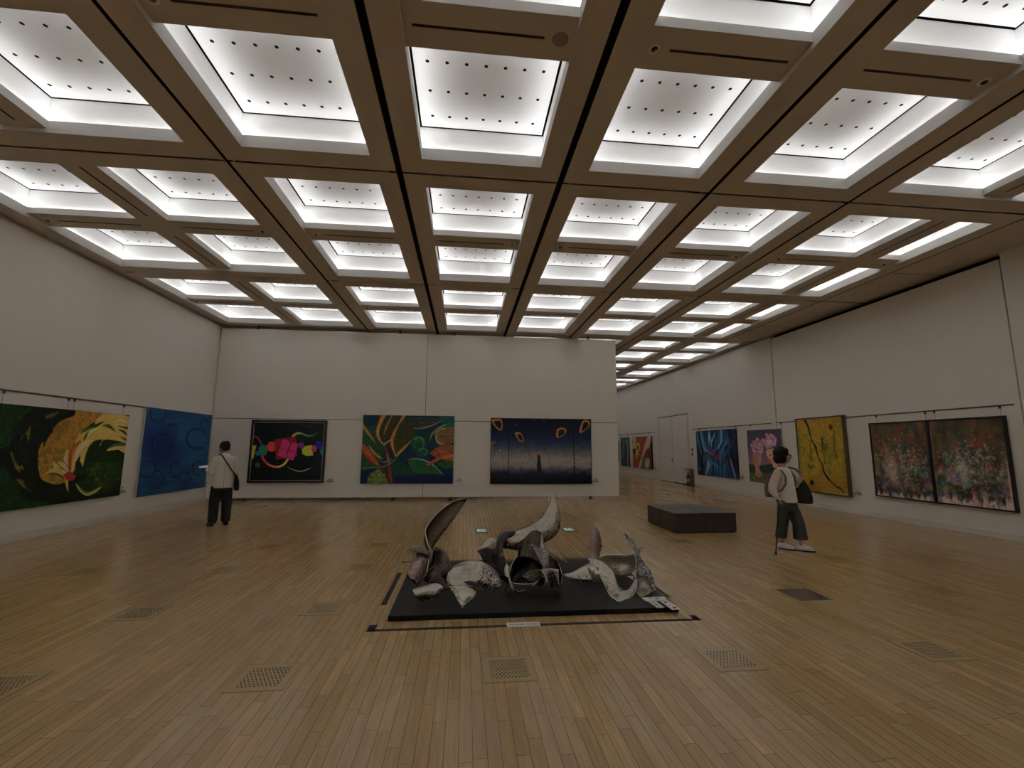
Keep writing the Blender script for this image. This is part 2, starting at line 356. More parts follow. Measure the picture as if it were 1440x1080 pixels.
def art_bubbles():
    q = Sketch(ART['bubbles'], 190, 190)
    q.fill((9, 46, 76)); q.mix(np.clip(q.noise(260, 200, seed=1)*2.2-0.7, 0, 1), (7, 34, 60)); q.mix(np.clip(q.noise(150, 30, seed=2)*2.4-1.15, 0, 1)*0.8, (10, 58, 88)); q.mix(np.clip(q.noise(60, 12, seed=4)*2.4-1.2, 0, 1)*0.45, (14, 62, 104))
    q.ell(350, 480, 190, 200, (5,16,52), 0.75, 1.0); q.ell(130, 430, 160, 130, (8,26,70), 0.6, 1.2); q.ell(590, 330, 110, 130, (8,60,84), 0.6, 1.2)
    D = (4, 14, 44)
    for x, y, rx, ry, w, a0, a1 in ((300,130,80,95,[4,10,12,10],-20,200),(445,330,62,80,9,-120,60),(350,475,110,118,[9,14,12,9],0,360),(720,400,108,108,[14,15,12,6],60,340),(810,245,48,50,8,70,330),(180,735,95,85,11,-110,150),(280,840,85,90,11,-95,120),(520,740,85,82,10,80,280),(590,825,65,65,8,0,360),(745,720,68,68,8,90,290),(800,560,40,25,5,0,170)):
        q.ring(x, y, rx, ry, w, D, 0.85, a0, a1); q.ring(x+5, y+6, rx*0.9, ry*0.9, 4, (20, 66, 112), 0.4, a0+20, a1-20)
    return q.albedo()

def art_shapes():
    q = Sketch(ART['shapes'], 210, 180)
    q.fill((7, 11, 13)); q.mix(np.clip(q.noise(16, 8, seed=2)*2.6-1.45, 0, 1)*0.7, (26, 28, 24)); q.mix(np.clip(q.noise(260, 160, seed=5)*2-1,0,1)*0.6, (6,14,20))
    q.ell(228, 730, 33, 36, (58,58,54), .9); q.stroke([(815,190),(835,175)],3,(60,60,55)); q.stroke([(920,205),(952,185)],4,(70,70,62))
    q.stroke([(130,325),(190,330),(240,370),(270,430)], [13,13,13,12], (110,30,40)); q.poly([(130,450),(205,455),(170,635),(130,640)], (126,112,32), smooth=False)
    rainbow = [((270,570),(300,640)), ((300,640),(360,710)), ((360,710),(440,750)), ((440,750),(520,755)), ((520,755),(590,725)), ((590,725),(640,665)), ((640,665),(655,630))]
    cols = [(112,34,50),(135,32,40),(150,60,32),(150,92,34),(140,120,50),(130,130,56),(120,120,56)]
    q.stroke([(275,560),(310,650),(370,715),(440,748),(520,755),(590,722),(650,640)], 15, cols[2]); 
    for (a, b), c in zip(rainbow, cols): q.stroke([a, b], 14, c)
    seg = [((705,335),(730,305)), ((730,305),(775,285)), ((775,285),(825,288)), ((825,288),(880,312)), ((880,312),(940,325)), ((940,325),(1000,315)), ((1000,315),(1050,285)), ((1050,285),(1090,245))]
    cc = [(150,120,30),(140,125,40),(120,130,60),(60,120,75),(40,110,80),(36,104,70),(28,84,50),(14,40,24)]; ww = [15,15,14,12,11,10,7,3]
    for (a, b), c, w in zip(seg, cc, ww): q.stroke([a, b], w, c)
    q.stroke([(635,755),(720,795),(800,818),(870,812),(940,785),(1000,762)], [2,5,7,7,6,4], (112,118,112)); q.stroke([(960,775),(1020,758),(1090,760)], [4,5,2], (22,34,70))
    q.poly([(190,550),(235,520),(275,540),(268,585),(210,600)], (20,70,110), smooth=False); q.poly([(235,490),(285,440),(345,455),(368,520),(335,600),(265,570)], (16,84,62), smooth=False)
    q.ell(418, 472, 64, 72, (170,28,12)); q.poly([(452,370),(752,330),(775,608),(480,660)], (92,8,14), smooth=False)
    q.poly([(566,372),(620,375),(672,412),(640,515),(535,488)], (150,10,72), smooth=False); q.poly([(690,425),(730,412),(790,440),(755,545),(662,518)], (150,10,72), smooth=False)
    q.poly([(530,495),(635,525),(612,640),(500,592)], (152,10,74), smooth=False); q.poly([(655,530),(755,555),(722,668),(622,640)], (152,10,74), smooth=False)
    q.ell(828, 456, 42, 44, (70,30,92)); q.poly([(838,515),(880,465),(985,450),(995,598),(900,606),(845,575)], (122,128,18), smooth=False); q.ell(1008, 503, 38, 46, (140,20,80))
    q.poly([(1040,395),(1135,410),(1130,500),(1060,510),(1020,460)], (16,30,104), smooth=False); q.poly([(1085,530),(1132,480),(1130,600),(1105,590)], (20,80,100), smooth=False)
    return q.albedo()

def art_forest():
    q = Sketch(ART['forest'], 260, 196); X, Y = q.X, q.Y
    q.fill((5, 24, 46))
    q.mix(np.clip(q.noise(300, 240, seed=3)*2.2-0.8, 0, 1), (8, 40, 34)); q.mix(np.clip((Y-840)/60, 0, 1)*np.clip((X-480)/80,0,1), (4,16,42)); q.mix(np.clip((Y-780)/20,0,1)*np.clip((300-X)/60,0,1), (4,20,52))
    q.poly([(1100,95),(1310,98),(1310,240),(1180,250),(1120,180)], (8,62,52), .8)
    tex = q.noise(26, 20, seed=5); fine = q.noise(9, 9, seed=6)
    m = q.pmask([(70,250),(300,235),(420,300),(400,480),(330,700),(240,760),(80,780)]); q.mix(m*0.85, (14,48,24)); q.mix(m*np.clip(fine*3-1.5,0,1)*0.7, (58,84,32))
    m = q.pmask([(420,250),(760,220),(760,400),(600,560),(520,620),(470,480)]); q.mix(m, (30,34,14)); q.mix(m*np.clip(fine*3-1.4,0,1)*0.8, (84,58,18))
    m = q.pmask([(290,95),(640,90),(560,240),(380,440),(300,340)]); q.mix(m*.8, (26,34,20)); q.mix(m*np.clip(tex*3-1.5,0,1)*0.8, (96,62,20))
    for pts, w, c in (([(375,88),(330,180),(296,300),(310,390),(375,480)], [30,24,22,18,6], (128,84,24)), ([(480,92),(440,180),(400,260),(375,350)], [8,12,12,5], (112,72,22)), ([(640,90),(600,160),(560,215)], [26,16,6], (118,76,28)), ([(560,225),(505,340),(482,460),(530,625)], [10,22,22,5], (124,78,22)), ([(735,425),(650,510),(560,600),(530,630)], [6,18,20,6], (124,82,28)),
                      ([(380,475),(440,430),(480,400)], [14,10,4], (124,96,36)), ([(95,215),(150,300),(220,390),(265,455)], [18,22,14,3], (118,78,24)), ([(185,490),(240,570),(310,630),(365,660)], [6,16,16,5], (124,84,26)), ([(90,470),(150,560),(230,660),(320,750)], [24,44,40,12], (112,54,18)), ([(95,560),(180,650),(280,735)], [6,20,10], (120,22,16)),
                      ([(395,500),(425,620),(450,760),(475,980)], [10,24,24,22], (84,24,14)), ([(330,770),(400,860),(460,980)], [26,30,26], (50,26,12)), ([(420,600),(450,700)], [10,14], (112,52,24))):
        q.stroke(pts, w, c, 0.95, 5); q.stroke([(x+5, y+3) for x, y in pts], [k*0.35 for k in w], [min(255, v*1.3) for v in c], 0.5, 4)
    q.mix(np.clip(fine*3-1.9, 0, 1)*((X < 760) & (Y < 760))*0.45, (20,20,14))
    m = q.pmask([(165,985),(170,920),(220,840),(310,790),(390,860),(440,985)], False); q.mix(m, (76,92,40)); q.mix(m*np.clip(q.cells(60,3)*-3+0.8,0,1), (28,40,18)); q.mix(m*np.clip(tex*2-.9,0,1)*.5,(100,110,60))
    q.stroke([(560,640),(500,690),(420,740),(320,770),(90,780)], [3,7,6,5,3], (96,110,66), .8); q.stroke([(330,690),(400,700),(500,650)], [4,14,4], (86,104,70), .6)
    m = q.pmask([(690,690),(760,655),(880,668),(1000,725),(1110,810),(1165,870),(1060,860),(940,850),(820,850),(740,800)]); q.mix(m, (18,56,32)); q.mix(m*np.clip(fine*3-1.4,0,1)*0.7, (52,92,56))
    q.stroke([(690,668),(800,660),(920,682),(1040,750),(1160,865)], [3,10,11,9,3], (118,126,108), .75, 6)
    m = q.pmask([(470,720),(640,720),(800,880),(600,880),(500,850)]); q.mix(m*.7, (16,44,26)); q.mix(m*np.clip(tex*3-1.6,0,1)*.7,(60,86,44))
    q.ell(820, 455, 88, 90, (16,62,34), .9, .2); q.ring(835, 450, 70, 70, 12, (70,110,60), .7, -140, 60); q.ell(850, 490, 45, 45, (10,40,36), .7, .4); q.ell(880, 580, 70, 55, (18,60,36), .8, .4); q.ring(890, 570, 55, 45, 8, (74,104,60), .7, -160, 60)
    m = q.pmask([(700,110),(900,120),(1150,140),(1020,230),(860,270),(740,260),(600,200)]); q.mix(m*.85, (26,30,22)); q.mix(m*np.clip(fine*3-1.5,0,1)*.7, (100,92,62)); q.stroke([(760,265),(880,262),(1020,220),(1150,150)], [3,9,10,2], (120,112,76), .7, 6)
    m = q.pmask([(1055,400),(1075,320),(1150,270),(1300,240),(1305,430),(1200,470),(1095,470)]); q.mix(m, (74,54,28)); q.mix(m*np.clip(q.noise(60,8,seed=9)*3-1.5,0,1), (112,96,48)); q.ring(1160,370,100,105,12,(116,106,62),.8,100,280)
    q.stroke([(975,430),(1010,340),(1090,260),(1200,205)], [4,16,16,3], (84,92,56), .85, 5); q.stroke([(1040,330),(1130,250),(1240,200)], [3,7,3], (116,112,72), .7, 4)
    m = q.pmask([(970,590),(1100,500),(1305,490),(1300,720),(1200,690),(1060,640)]); q.mix(m, (96,46,20)); q.mix(m*np.clip(q.noise(50,9,seed=10)*3-1.5,0,1), (130,92,40))
    q.stroke([(945,740),(1040,690),(1160,630),(1305,605)], [12,22,20,14], (128,52,20), .95, 5); q.stroke([(1180,640),(1305,620)], [6,16], (110,104,48), .8, 5); q.stroke([(1200,690),(1240,745)], [5,3], (110,60,26)); q.stroke([(1050,625),(1110,610)],[6,14],(110,20,14))
    m = q.pmask([(1040,700),(1290,690),(1295,770),(1160,780)]); q.mix(m*.8, (18,60,32)); q.mix(m*np.clip(fine*3-1.6,0,1)*.7,(60,90,44))
    q.mix((np.abs(X-690) < 3)*0.5, (4,10,14)); q.mix(np.clip(tex*2.2-1.1, 0, 1)*0.35, (4,14,24))
    return q.albedo()

def art_night():
    q = Sketch(ART['night'], 270, 172); X, Y = q.X, q.Y
    prof = [(70,(4,6,16)),(200,(6,12,28)),(330,(12,22,46)),(420,(32,42,58)),(500,(66,68,68)),(600,(98,94,88)),(680,(88,86,82)),(730,(44,46,54)),(780,(12,16,32)),(860,(6,9,20)),(905,(3,5,8))]
    ys = [p[0] for p in prof]; wob = Y+(q.noise(60,40,seed=2)-0.5)*70
    for c in range(3): q.img[..., c] = np.interp(wob, ys, [p[1][c] for p in prof])
    fine = q.noise(7, 16, seed=3); q.mix(np.clip(fine*3-1.75, 0, 1)*0.75*np.clip((Y-250)/150, 0, 1)*np.clip((800-Y)/60,0,1), (16, 20, 28)); q.mix(np.clip(q.noise(6,9,seed=7)*3-1.8,0,1)*.6*np.clip(1-np.abs(Y-600)/180,0,1),(128,124,116))
    G = (126, 80, 22)
    for pts in ([(100,90),(215,85),(240,150),(230,225),(185,220),(120,150)], [(395,260),(460,255),(500,310),(500,365),(470,375),(420,320)], [(925,215),(985,190),(1045,215),(1030,270),(960,315),(920,310)], [(1250,110),(1300,88),(1348,120),(1330,190),(1240,255),(1212,240)]):
        q.poly(pts, G); cx = sum(p[0] for p in pts)/6; cy = sum(p[1] for p in pts)/6; q.poly([(cx+(x-cx)*0.66+5, cy+(y-cy)*0.70+4) for x, y in pts], (8,12,22))
    q.ring(135, 425, 40, 45, [4,18,4], (112,64,26), .9, 90, 310)
    q.ring(697, 650, 140, 142, [4,9,13,12,5], (104,72,46), .85, 150, 395)
    for x, y, rx, ry, rot in ((258,565,17,27,0),(440,675,28,30,0.5),(1065,598,24,40,0.5),(1258,515,34,30,0),(1330,645,18,10,0),(128,665,14,14,0),(255,690,14,12,0)): q.ring(x, y, rx, ry, 5, (92,60,36), .8, 0, 360, rot)
    q.poly([(683,540),(708,540),(722,640),(735,790),(676,790),(672,660)], (14,20,26), smooth=False)
    q.ell(640,100,10,8,(90,92,92),.8,.6); q.ell(766,108,12,10,(92,84,72),.7,.6); q.ell(490,205,9,9,(70,34,24),.7,.6); q.ell(205,480,12,10,(120,120,112),.7,.7); q.stroke([(395,150),(425,158)],4,(70,70,66))
    for xa, xb in ((322,309),(1133,1146)): q.stroke([(xa,70),(xb,910)] if xa < 500 else [(xa,75),(xb,905)], 5, (3,4,7), 1, 3)
    return q.albedo()

def art_fibres():
    q = Sketch(ART['fibres'], 180, 176)
    q.fill((8, 18, 42)); q.mix(np.clip(q.noise(40, 400, seed=2)*2.4-0.9, 0, 1), (12, 34, 64)); q.mix(np.clip(q.noise(30, 300, seed=4)*2.6-1.3, 0, 1), (5, 8, 22))
    r = random.Random(3); C = [(14,50,84),(20,66,96),(10,30,70),(28,80,104),(20,16,60),(8,14,34),(34,92,116)]
    for i in range(46):
        x0 = 110+i*12; mid = 370+(x0-370)*0.55+r.uniform(-30,30); x1 = mid+(x0-370)*r.uniform(-0.1,0.9)
        q.stroke([(x0+r.uniform(-10,10),120),(x0+(mid-x0)*0.4,300),(mid,470+r.uniform(-40,40)),(x1,820)], [2,r.uniform(4,10),r.uniform(4,9),3], r.choice(C), .8, 4)
    for pts, w, c in (([(115,160),(130,300),(165,420),(190,560)],[6,10,8,3],(34,84,112)), ([(165,160),(190,300),(230,420)],[8,10,3],(46,96,128)), ([(275,170),(280,250),(275,330)],[5,14,3],(100,120,140)), ([(360,180),(320,280),(300,370)],[4,12,3],(80,112,138)), ([(445,145),(440,300),(400,380),(365,410)],[10,13,8,2],(70,118,136)), ([(205,370),(240,430)],[4,10],(90,120,150)), ([(265,540),(270,620),(235,750)],[4,26,4],(92,98,118)), ([(560,530),(600,640),(630,795)],[4,22,8],(88,92,116)), ([(490,600),(470,680),(480,790)],[12,14,8],(24,74,96)), ([(260,510),(330,590),(380,620),(390,700)],[6,14,18,6],(26,82,98)), ([(545,260),(540,400),(450,540)],[10,12,4],(18,56,92)),
                      ([(280,440),(320,465),(335,485)],[6,22,4],(140,24,20)), ([(360,390),(330,430),(310,470)],[3,12,5],(130,22,24)), ([(430,435),(390,510),(365,560)],[6,18,5],(112,18,26)), ([(520,540),(480,590)],[5,12],(60,12,28)), ([(215,420),(218,520)],[3,6],(60,12,24)), ([(380,250),(385,330)],[4,8],(50,14,60)),
                      ([(190,420),(185,620),(200,740)],[10,20,6],(4,6,14)), ([(570,380),(600,520),(650,700)],[8,30,30],(4,6,14)), ([(130,700),(180,740)],[20,30],(5,8,14)), ([(545,130),(570,300)],[18,10],(5,7,12))):
        q.stroke(pts, w, c, .95, 4)
    return q.albedo()

def art_coral():
    q = Sketch(ART['coral'], 170, 176); X, Y = q.X, q.Y
    for c, (a, b) in enumerate(((42,86),(40,64),(58,72))): q.img[..., c] = a+(b-a)*np.clip((Y-330)/260, 0, 1)
    m = np.clip((Y-590-20*np.sin((X-800)/90))/10, 0, 1); q.mix(m, (24,36,28))
    m = np.clip((Y-700)/15, 0, 1); c = q.cells(22, 3); q.mix(m, (22,28,16)); q.mix(m*np.clip(1-c*2.6, 0, 1), (92,92,56))
    q.poly([(880,430),(900,410),(960,420),(990,480),(985,560),(960,640),(1000,740),(970,770),(915,760),(905,640),(870,540)], (112,76,64)); q.poly([(940,500),(985,500),(980,580),(950,600)], (128,98,76),.6); q.ell(955, 745, 40, 28, (104,60,62), .8, .5)
    q.poly([(1040,420),(1110,390),(1190,400),(1220,470),(1215,600),(1150,640),(1120,560),(1060,490)], (128,98,80)); q.ell(1110,470,40,40,(140,112,86),.6,.8); q.stroke([(1095,480),(1120,470)],5,(30,20,26)); q.ell(1110, 540, 35, 30, (136,66,62), .7, .7); q.poly([(1200,560),(1290,600),(1290,760),(1190,700)], (110,78,66))
    r = random.Random(2)
    for cx, cy, R, n in ((930,350,75,46),(1090,290,82,52)):
        q.ell(cx, cy, R, R*1.15, (74,26,44), .95, .2)
        for i in range(n):
            a = r.uniform(0, 6.28); d = R*math.sqrt(r.random())*1.05; x, y = cx+d*math.cos(a), cy+d*1.12*math.sin(a); s = r.uniform(10, 24)
            q.ell(x, y, s+3, s*1.1+3, (86,30,48), .9, .25); q.ell(x, y, s, s*1.1, (128,96,106), .95, .3); q.ell(x-s*.25, y-s*.3, s*.5, s*.5, (152,130,136), .7, .6)
    q.ell(985,425,26,36,(124,92,104),1,.3); q.ell(1090,300,30,36,(146,118,126),1,.3); q.ell(1160,320,18,30,(134,104,118),1,.3)
    return q.albedo()

def art_yellow():
    q = Sketch(ART['yellow'], 170, 205); X, Y = q.X, q.Y
    q.fill((118, 92, 12)); q.mix(np.clip(q.noise(60, 90, seed=1)*2.4-1.0, 0, 1)*.8, (92, 84, 18)); q.mix(np.clip(q.noise(40, 60, seed=2)*2.6-1.35, 0, 1)*.8, (134, 106, 14)); q.mix(np.clip(q.noise(26,50,seed=5)*2.8-1.7,0,1)*.8,(108,66,16)); q.mix(np.clip(q.noise(10, 14, seed=3)*3-1.65, 0, 1)*.6, (54, 50, 14)); q.mix(np.clip(q.noise(55, 80, seed=13)*3-1.7, 0, 1)*.55, (66, 72, 22))
    for x, y, rx, ry in ((270,560,45,110),(430,420,70,140),(460,620,50,90),(560,480,45,120),(140,480,40,120),(490,740,30,40),(260,680,60,40)):
        d = np.hypot((X-x)/rx, (Y-y)/ry); q.mix(np.clip(1.2-d, 0, 1)*np.clip(q.noise(14,26,seed=int(x))*3-1.1, 0, 1)*.75, (48, 62, 22))
    m = np.clip((Y-770)/30, 0, 1)*np.clip((1000-Y)/20, 0, 1); q.mix(m*.6, (116,82,14))
    for k in range(11): q.stroke([(150,790+k*19),(330,782+k*19),(520,790+k*19),(700,786+k*20)], [2,3,2,3], (64,44,14), .55, 3)
    D = (16, 14, 10)
    q.stroke([(192,120),(235,210),(265,330),(320,440)], [12,9,6,8], D, .95, 4); q.stroke([(320,440),(350,560),(400,650),(420,740),(480,830)], [9,6,7,10,13], D, .95, 4); q.stroke([(420,660),(440,740),(490,800)], [4,6,8], (112,96,66), .6, 3); q.stroke([(480,830),(560,905),(620,940),(660,990)], [6,10,12,8], (40,34,14), .9, 6); q.stroke([(210,120),(250,210),(285,340)], [3,3,2], (104,92,60), .6, 3)
    q.stroke([(300,410),(320,440),(335,450)], [5,12,5], D); q.stroke([(390,660),(378,780)], [5,7], (82,52,18), .8, 5)
    for pts, w in (([(400,330),(406,480)], 8), ([(380,350),(430,335)], 5), ([(440,400),(440,500)], 6), ([(545,250),(548,360),(540,500)], 5), ([(255,360),(262,600)], 4), ([(420,500),(425,640)], 5), ([(560,520),(575,580)], 7), ([(225,650),(260,682),(305,665)], 7), ([(245,560),(280,590)], 4)): q.stroke(pts, w, (26,32,16), .75, 6)
    q.ell(507, 206, 24, 33, (78,12,10), 1, .15); q.ell(268, 858, 21, 31, (22,12,14), 1, .15)
    return q.albedo()

def art_drip(key, seed):
    q = Sketch(ART[key], 200, 220); U, V = q.U, q.V
    q.fill((30, 33, 27)); n = lambda a, b, s: q.noise(a, b, seed=seed*10+s, uv=True)
    q.mix(np.clip(n(70,240,1)*2.4-0.9, 0, 1), (48, 40, 30)); q.mix(np.clip(n(60,200,2)*3-1.6, 0, 1)*.8*np.clip(1.2-V*1.4,0,1), (36, 50, 38))
    r = random.Random(seed*11)
    pal = [[(46,56,40),(70,46,30),(98,46,26),(32,46,42),(76,62,34),(54,34,26)], [(112,56,32),(38,48,40),(80,34,30),(58,72,38),(40,60,56),(100,74,40),(26,30,26)], [(92,84,100),(62,98,92),(122,112,52),(134,62,52),(60,90,42),(98,62,96),(46,62,92),(30,38,40),(120,84,60)]]
    for k in range(230):
        v = r.random()*0.9; u = r.random(); b = 0 if v < .3 else (1 if v < .55 else 2); c = r.choice(pal[b])
        q.ell(u*100, v*100, r.uniform(1.5, 5.5)*(1 if b else 1.2), r.uniform(2.5, 11 if b < 2 else 6), c, r.uniform(.3, .65), 1.1)
    band = np.exp(-((V-.24)/.09)**2) if seed == 1 else np.exp(-((V-.2)/.16)**2)*.6
    q.mix(np.clip(n(60,60,3)*3-1.3, 0, 1)*band*.55, (100, 50, 30))
    q.mix(np.clip(n(90,120,8)*3-1.5,0,1)*.7*np.clip(1-V*2.2,0,1), (30,42,36))
    for cu, w_, v0, v1, c, a in (((.34,.10,.42,.92,(130,112,102),.85), (.62,.05,.5,.8,(112,88,66),.6)) if seed == 1 else ((.42,.09,.38,.82,(116,108,108),.7), (.14,.05,.1,.5,(100,66,34),.5))):
        q.mix(np.exp(-((U-cu)/w_)**2)*np.clip((V-v0)*6,0,1)*np.clip((v1-V)*6,0,1)*a*(0.45+0.7*n(30,110,4)), c)
    for k in range(110):
        v = .38+.5*r.random(); u = r.random(); c = r.choice([(140,124,40),(136,40,34),(70,116,44),(150,120,104),(60,70,110),(118,60,104),(150,84,40)]); q.ell(u*100, v*100, r.uniform(.4, 2.2), r.uniform(.5, 1.8), c, .5, 1.3)
    for k in range(260):
        u = r.gauss(.42 if k % 2 else .62, .2)*100; v = r.gauss(.52, .16)*100; pts = [(u, v)]
        for m in range(3): pts.append((pts[-1][0]+r.uniform(-3.2, 3.2), pts[-1][1]+r.uniform(-2.6, 2.6)))
        q.stroke(pts, [.12, .26, .12], (140, 134, 122), .7, .35)
    c = q.cells(19, seed+7, uv=True); q.mix(np.clip(1-c*5, 0, 1)*np.clip(n(90,90,12)*3-1.45, 0, 1)*.75*np.clip(V*3-.9, 0, 1), (12, 16, 18))
    edge = V+(n(34,80,13)-0.5)*0.20; q.mix(np.clip((edge-(0.935 if seed == 1 else 0.895))*16, 0, 1), (136, 118, 108))
    q.mix(np.clip((edge-.84)*10, 0, 1)*np.clip(n(50,70,14)*3-1.55, 0, 1)*.8, (34, 54, 76)); q.mix(np.clip((edge-.86)*10, 0, 1)*np.clip(n(60,60,15)*3-1.8, 0, 1)*.8, (140, 60, 74))
    if seed == 2: q.mix(np.clip((U-.955)*40,0,1)*np.clip((V-.35)*4,0,1), (140,100,92))
    q.mix(np.clip((0.02-U)*120,0,1)*.6+np.clip((U-.985)*120,0,1)*.6, (100,88,76))
    return q.albedo()

def art_orange():
    q = Sketch(ART['orange'], 110, 76); q.fill((92,40,16)); q.mix(np.clip(q.noise(90,seed=1)*2-.8,0,1)*.6,(74,28,12))
    q.poly([(480,480),(580,420),(582,700),(520,690)], (58,22,20)); q.poly([(300,400),(350,420),(360,470),(300,450)], (18,22,28)); q.poly([(295,240),(345,240),(350,320),(310,310)], (120,104,60)); q.ell(325,360,22,48,(112,112,70)); q.ell(378,378,30,58,(134,118,36)); q.ell(376,388,19,36,(40,82,22))
    q.stroke([(360,440),(380,500),(400,540)], [14,24,8], (128,104,46)); q.stroke([(535,235),(500,360),(460,480),(400,660)], [24,34,20,16], (128,104,100)); q.stroke([(520,420),(470,520)], [20,10], (70,16,28)); q.stroke([(500,400),(455,520)], [3,4], (30,60,36)); q.ell(515,600,32,75,(96,112,92)); q.ell(500,620,22,50,(126,98,88)); q.stroke([(455,540),(455,670)], [20,26], (40,72,44)); q.stroke([(390,500),(400,560)],[12,8],(50,18,20)); q.stroke([(555,350),(560,430)],[6,5],(40,20,24))
    return q.albedo()

def art_teal():
    q = Sketch(ART['teal'], 70, 80); q.fill((44,70,74)); q.mix(np.clip((q.Y-380)/160,0,1)*.85,(14,22,36)); q.mix(np.clip(q.noise(12,60,seed=2)*3-1.5,0,1)*.6,(70,92,92)); q.stroke([(150,420),(160,310),(190,290),(205,330),(205,620)], [8,12,12,12,12], (10,16,30)); q.ring(185,330,22,40,5,(84,108,108),.8,180,380)
    for k in range(7): q.stroke([(150,470+k*22),(205,468+k*22)], 4, (40,64,78), .7)
    q.stroke([(225,300),(225,640)], 5, (104,104,84), .8); q.stroke([(238,480),(240,640)],5,(96,92,30),.7)
    return q.albedo()

def art_amber():
    q = Sketch([(0,0),(100,0),(100,100),(0,100)], 40, 40); q.fill((96,66,44)); q.mix(np.clip(q.noise(30,seed=3)*2.4-1,0,1),(70,44,30)); return q.albedo()
# strips of sheet metal: (part name, finish, [(edge point, edge point, bulge), ...]) in layout units
SCULPT_LEFT = [
  ('blade','umber',[((0.05,5.0,0.868),(0.051,5.0,0.865),0),((-0.045,4.93,0.853),(0.021,5.02,0.821),-0.06),((-0.131,4.86,0.829),(-0.009,5.0,0.776),-0.06),((-0.24,4.78,0.756),(-0.071,4.95,0.688),-0.06),((-0.323,4.7,0.675),(-0.155,4.9,0.585),-0.06),((-0.366,4.65,0.598),(-0.234,4.85,0.483),-0.06),((-0.356,4.62,0.534),(-0.296,4.8,0.393),-0.06),((-0.319,4.58,0.422),(-0.273,4.7,0.333),-0.06),((-0.319,4.52,0.322),(-0.26,4.6,0.281),-0.06),((-0.332,4.45,0.24),(-0.272,4.5,0.205),-0.06)]),
  ('leaf','umber',[((-0.524,4.45,0.446),(-0.522,4.45,0.444),0),((-0.486,4.47,0.472),(-0.449,4.42,0.448),0.04),((-0.422,4.5,0.484),(-0.397,4.42,0.432),0.04),((-0.368,4.55,0.452),(-0.348,4.45,0.41),0.04),((-0.322,4.6,0.391),(-0.321,4.5,0.368),0.04)]),
  ('leaf','copper',[((-0.452,4.5,0.423),(-0.326,4.55,0.385),0.07),((-0.46,4.45,0.372),(-0.327,4.5,0.348),0.07),((-0.471,4.4,0.325),(-0.339,4.45,0.31),0.07),((-0.485,4.36,0.291),(-0.357,4.4,0.263),0.07),((-0.493,4.33,0.273),(-0.384,4.36,0.206),0.07),((-0.458,4.3,0.239),(-0.405,4.33,0.188),0.07)]),
  ('leaf','bronze',[((-0.274,4.85,0.392),(-0.257,4.85,0.388),0),((-0.3,4.75,0.357),(-0.193,4.85,0.339),0.1),((-0.316,4.62,0.298),(-0.138,4.8,0.273),0.1),((-0.331,4.5,0.257),(-0.102,4.68,0.237),0.1),((-0.347,4.42,0.228),(-0.084,4.55,0.228),0.1),((-0.35,4.38,0.2),(-0.098,4.45,0.2),0.1),((-0.301,4.34,0.189),(-0.152,4.38,0.181),0.1)]),
  ('petal','silver_fleck',[((-0.102,4.5,0.262),(-0.153,4.35,0.189),0.07),((-0.039,4.55,0.299),(-0.097,4.3,0.145),0.07),((0.034,4.56,0.32),(-0.016,4.28,0.125),0.07),((0.127,4.55,0.325),(0.083,4.27,0.135),0.07),((0.191,4.53,0.322),(0.163,4.31,0.164),0.07),((0.275,4.48,0.28),(0.277,4.3,0.126),0.07),((0.336,4.4,0.224),(0.326,4.3,0.129),0.07),((0.361,4.36,0.177),(0.355,4.32,0.152),0.07)]),
  ('petal','silver',[((0.132,4.25,0.177),(-0.127,4.27,0.176),0.0),((0.123,4.22,0.111),(-0.065,4.23,0.117),0.0),((0.078,4.19,0.079),(-0.024,4.17,0.074),0.0),((0.035,4.15,0.061),(-0.004,4.13,0.058),0.0),((0.008,4.089,0.05),(0.005,4.089,0.05),0)]),
  ('curl','dark',[((0.015,4.22,0.222),(0.018,4.22,0.219),0),((0.071,4.24,0.224),(0.081,4.17,0.2),0.03),((0.132,4.24,0.207),(0.14,4.17,0.18),0.03),((0.194,4.22,0.156),(0.189,4.2,0.155),0.03)]),
  ('band','silver',[((-0.437,4.3,0.144),(-0.402,4.27,0.081),0.05),((-0.344,4.32,0.167),(-0.334,4.29,0.05),0.05),((-0.25,4.33,0.194),(-0.24,4.26,0.08),0.05),((-0.185,4.34,0.173),(-0.182,4.3,0.117),0.05),((-0.127,4.36,0.134),(-0.125,4.36,0.13),0.05)]),
  ('band','dark',[((-0.507,4.55,0.222),(-0.479,4.5,0.17),0.02),((-0.433,4.55,0.175),(-0.417,4.47,0.117),0.02),((-0.346,4.52,0.161),(-0.349,4.45,0.131),0.02),((-0.282,4.5,0.165),(-0.266,4.42,0.157),0.02)]),
]
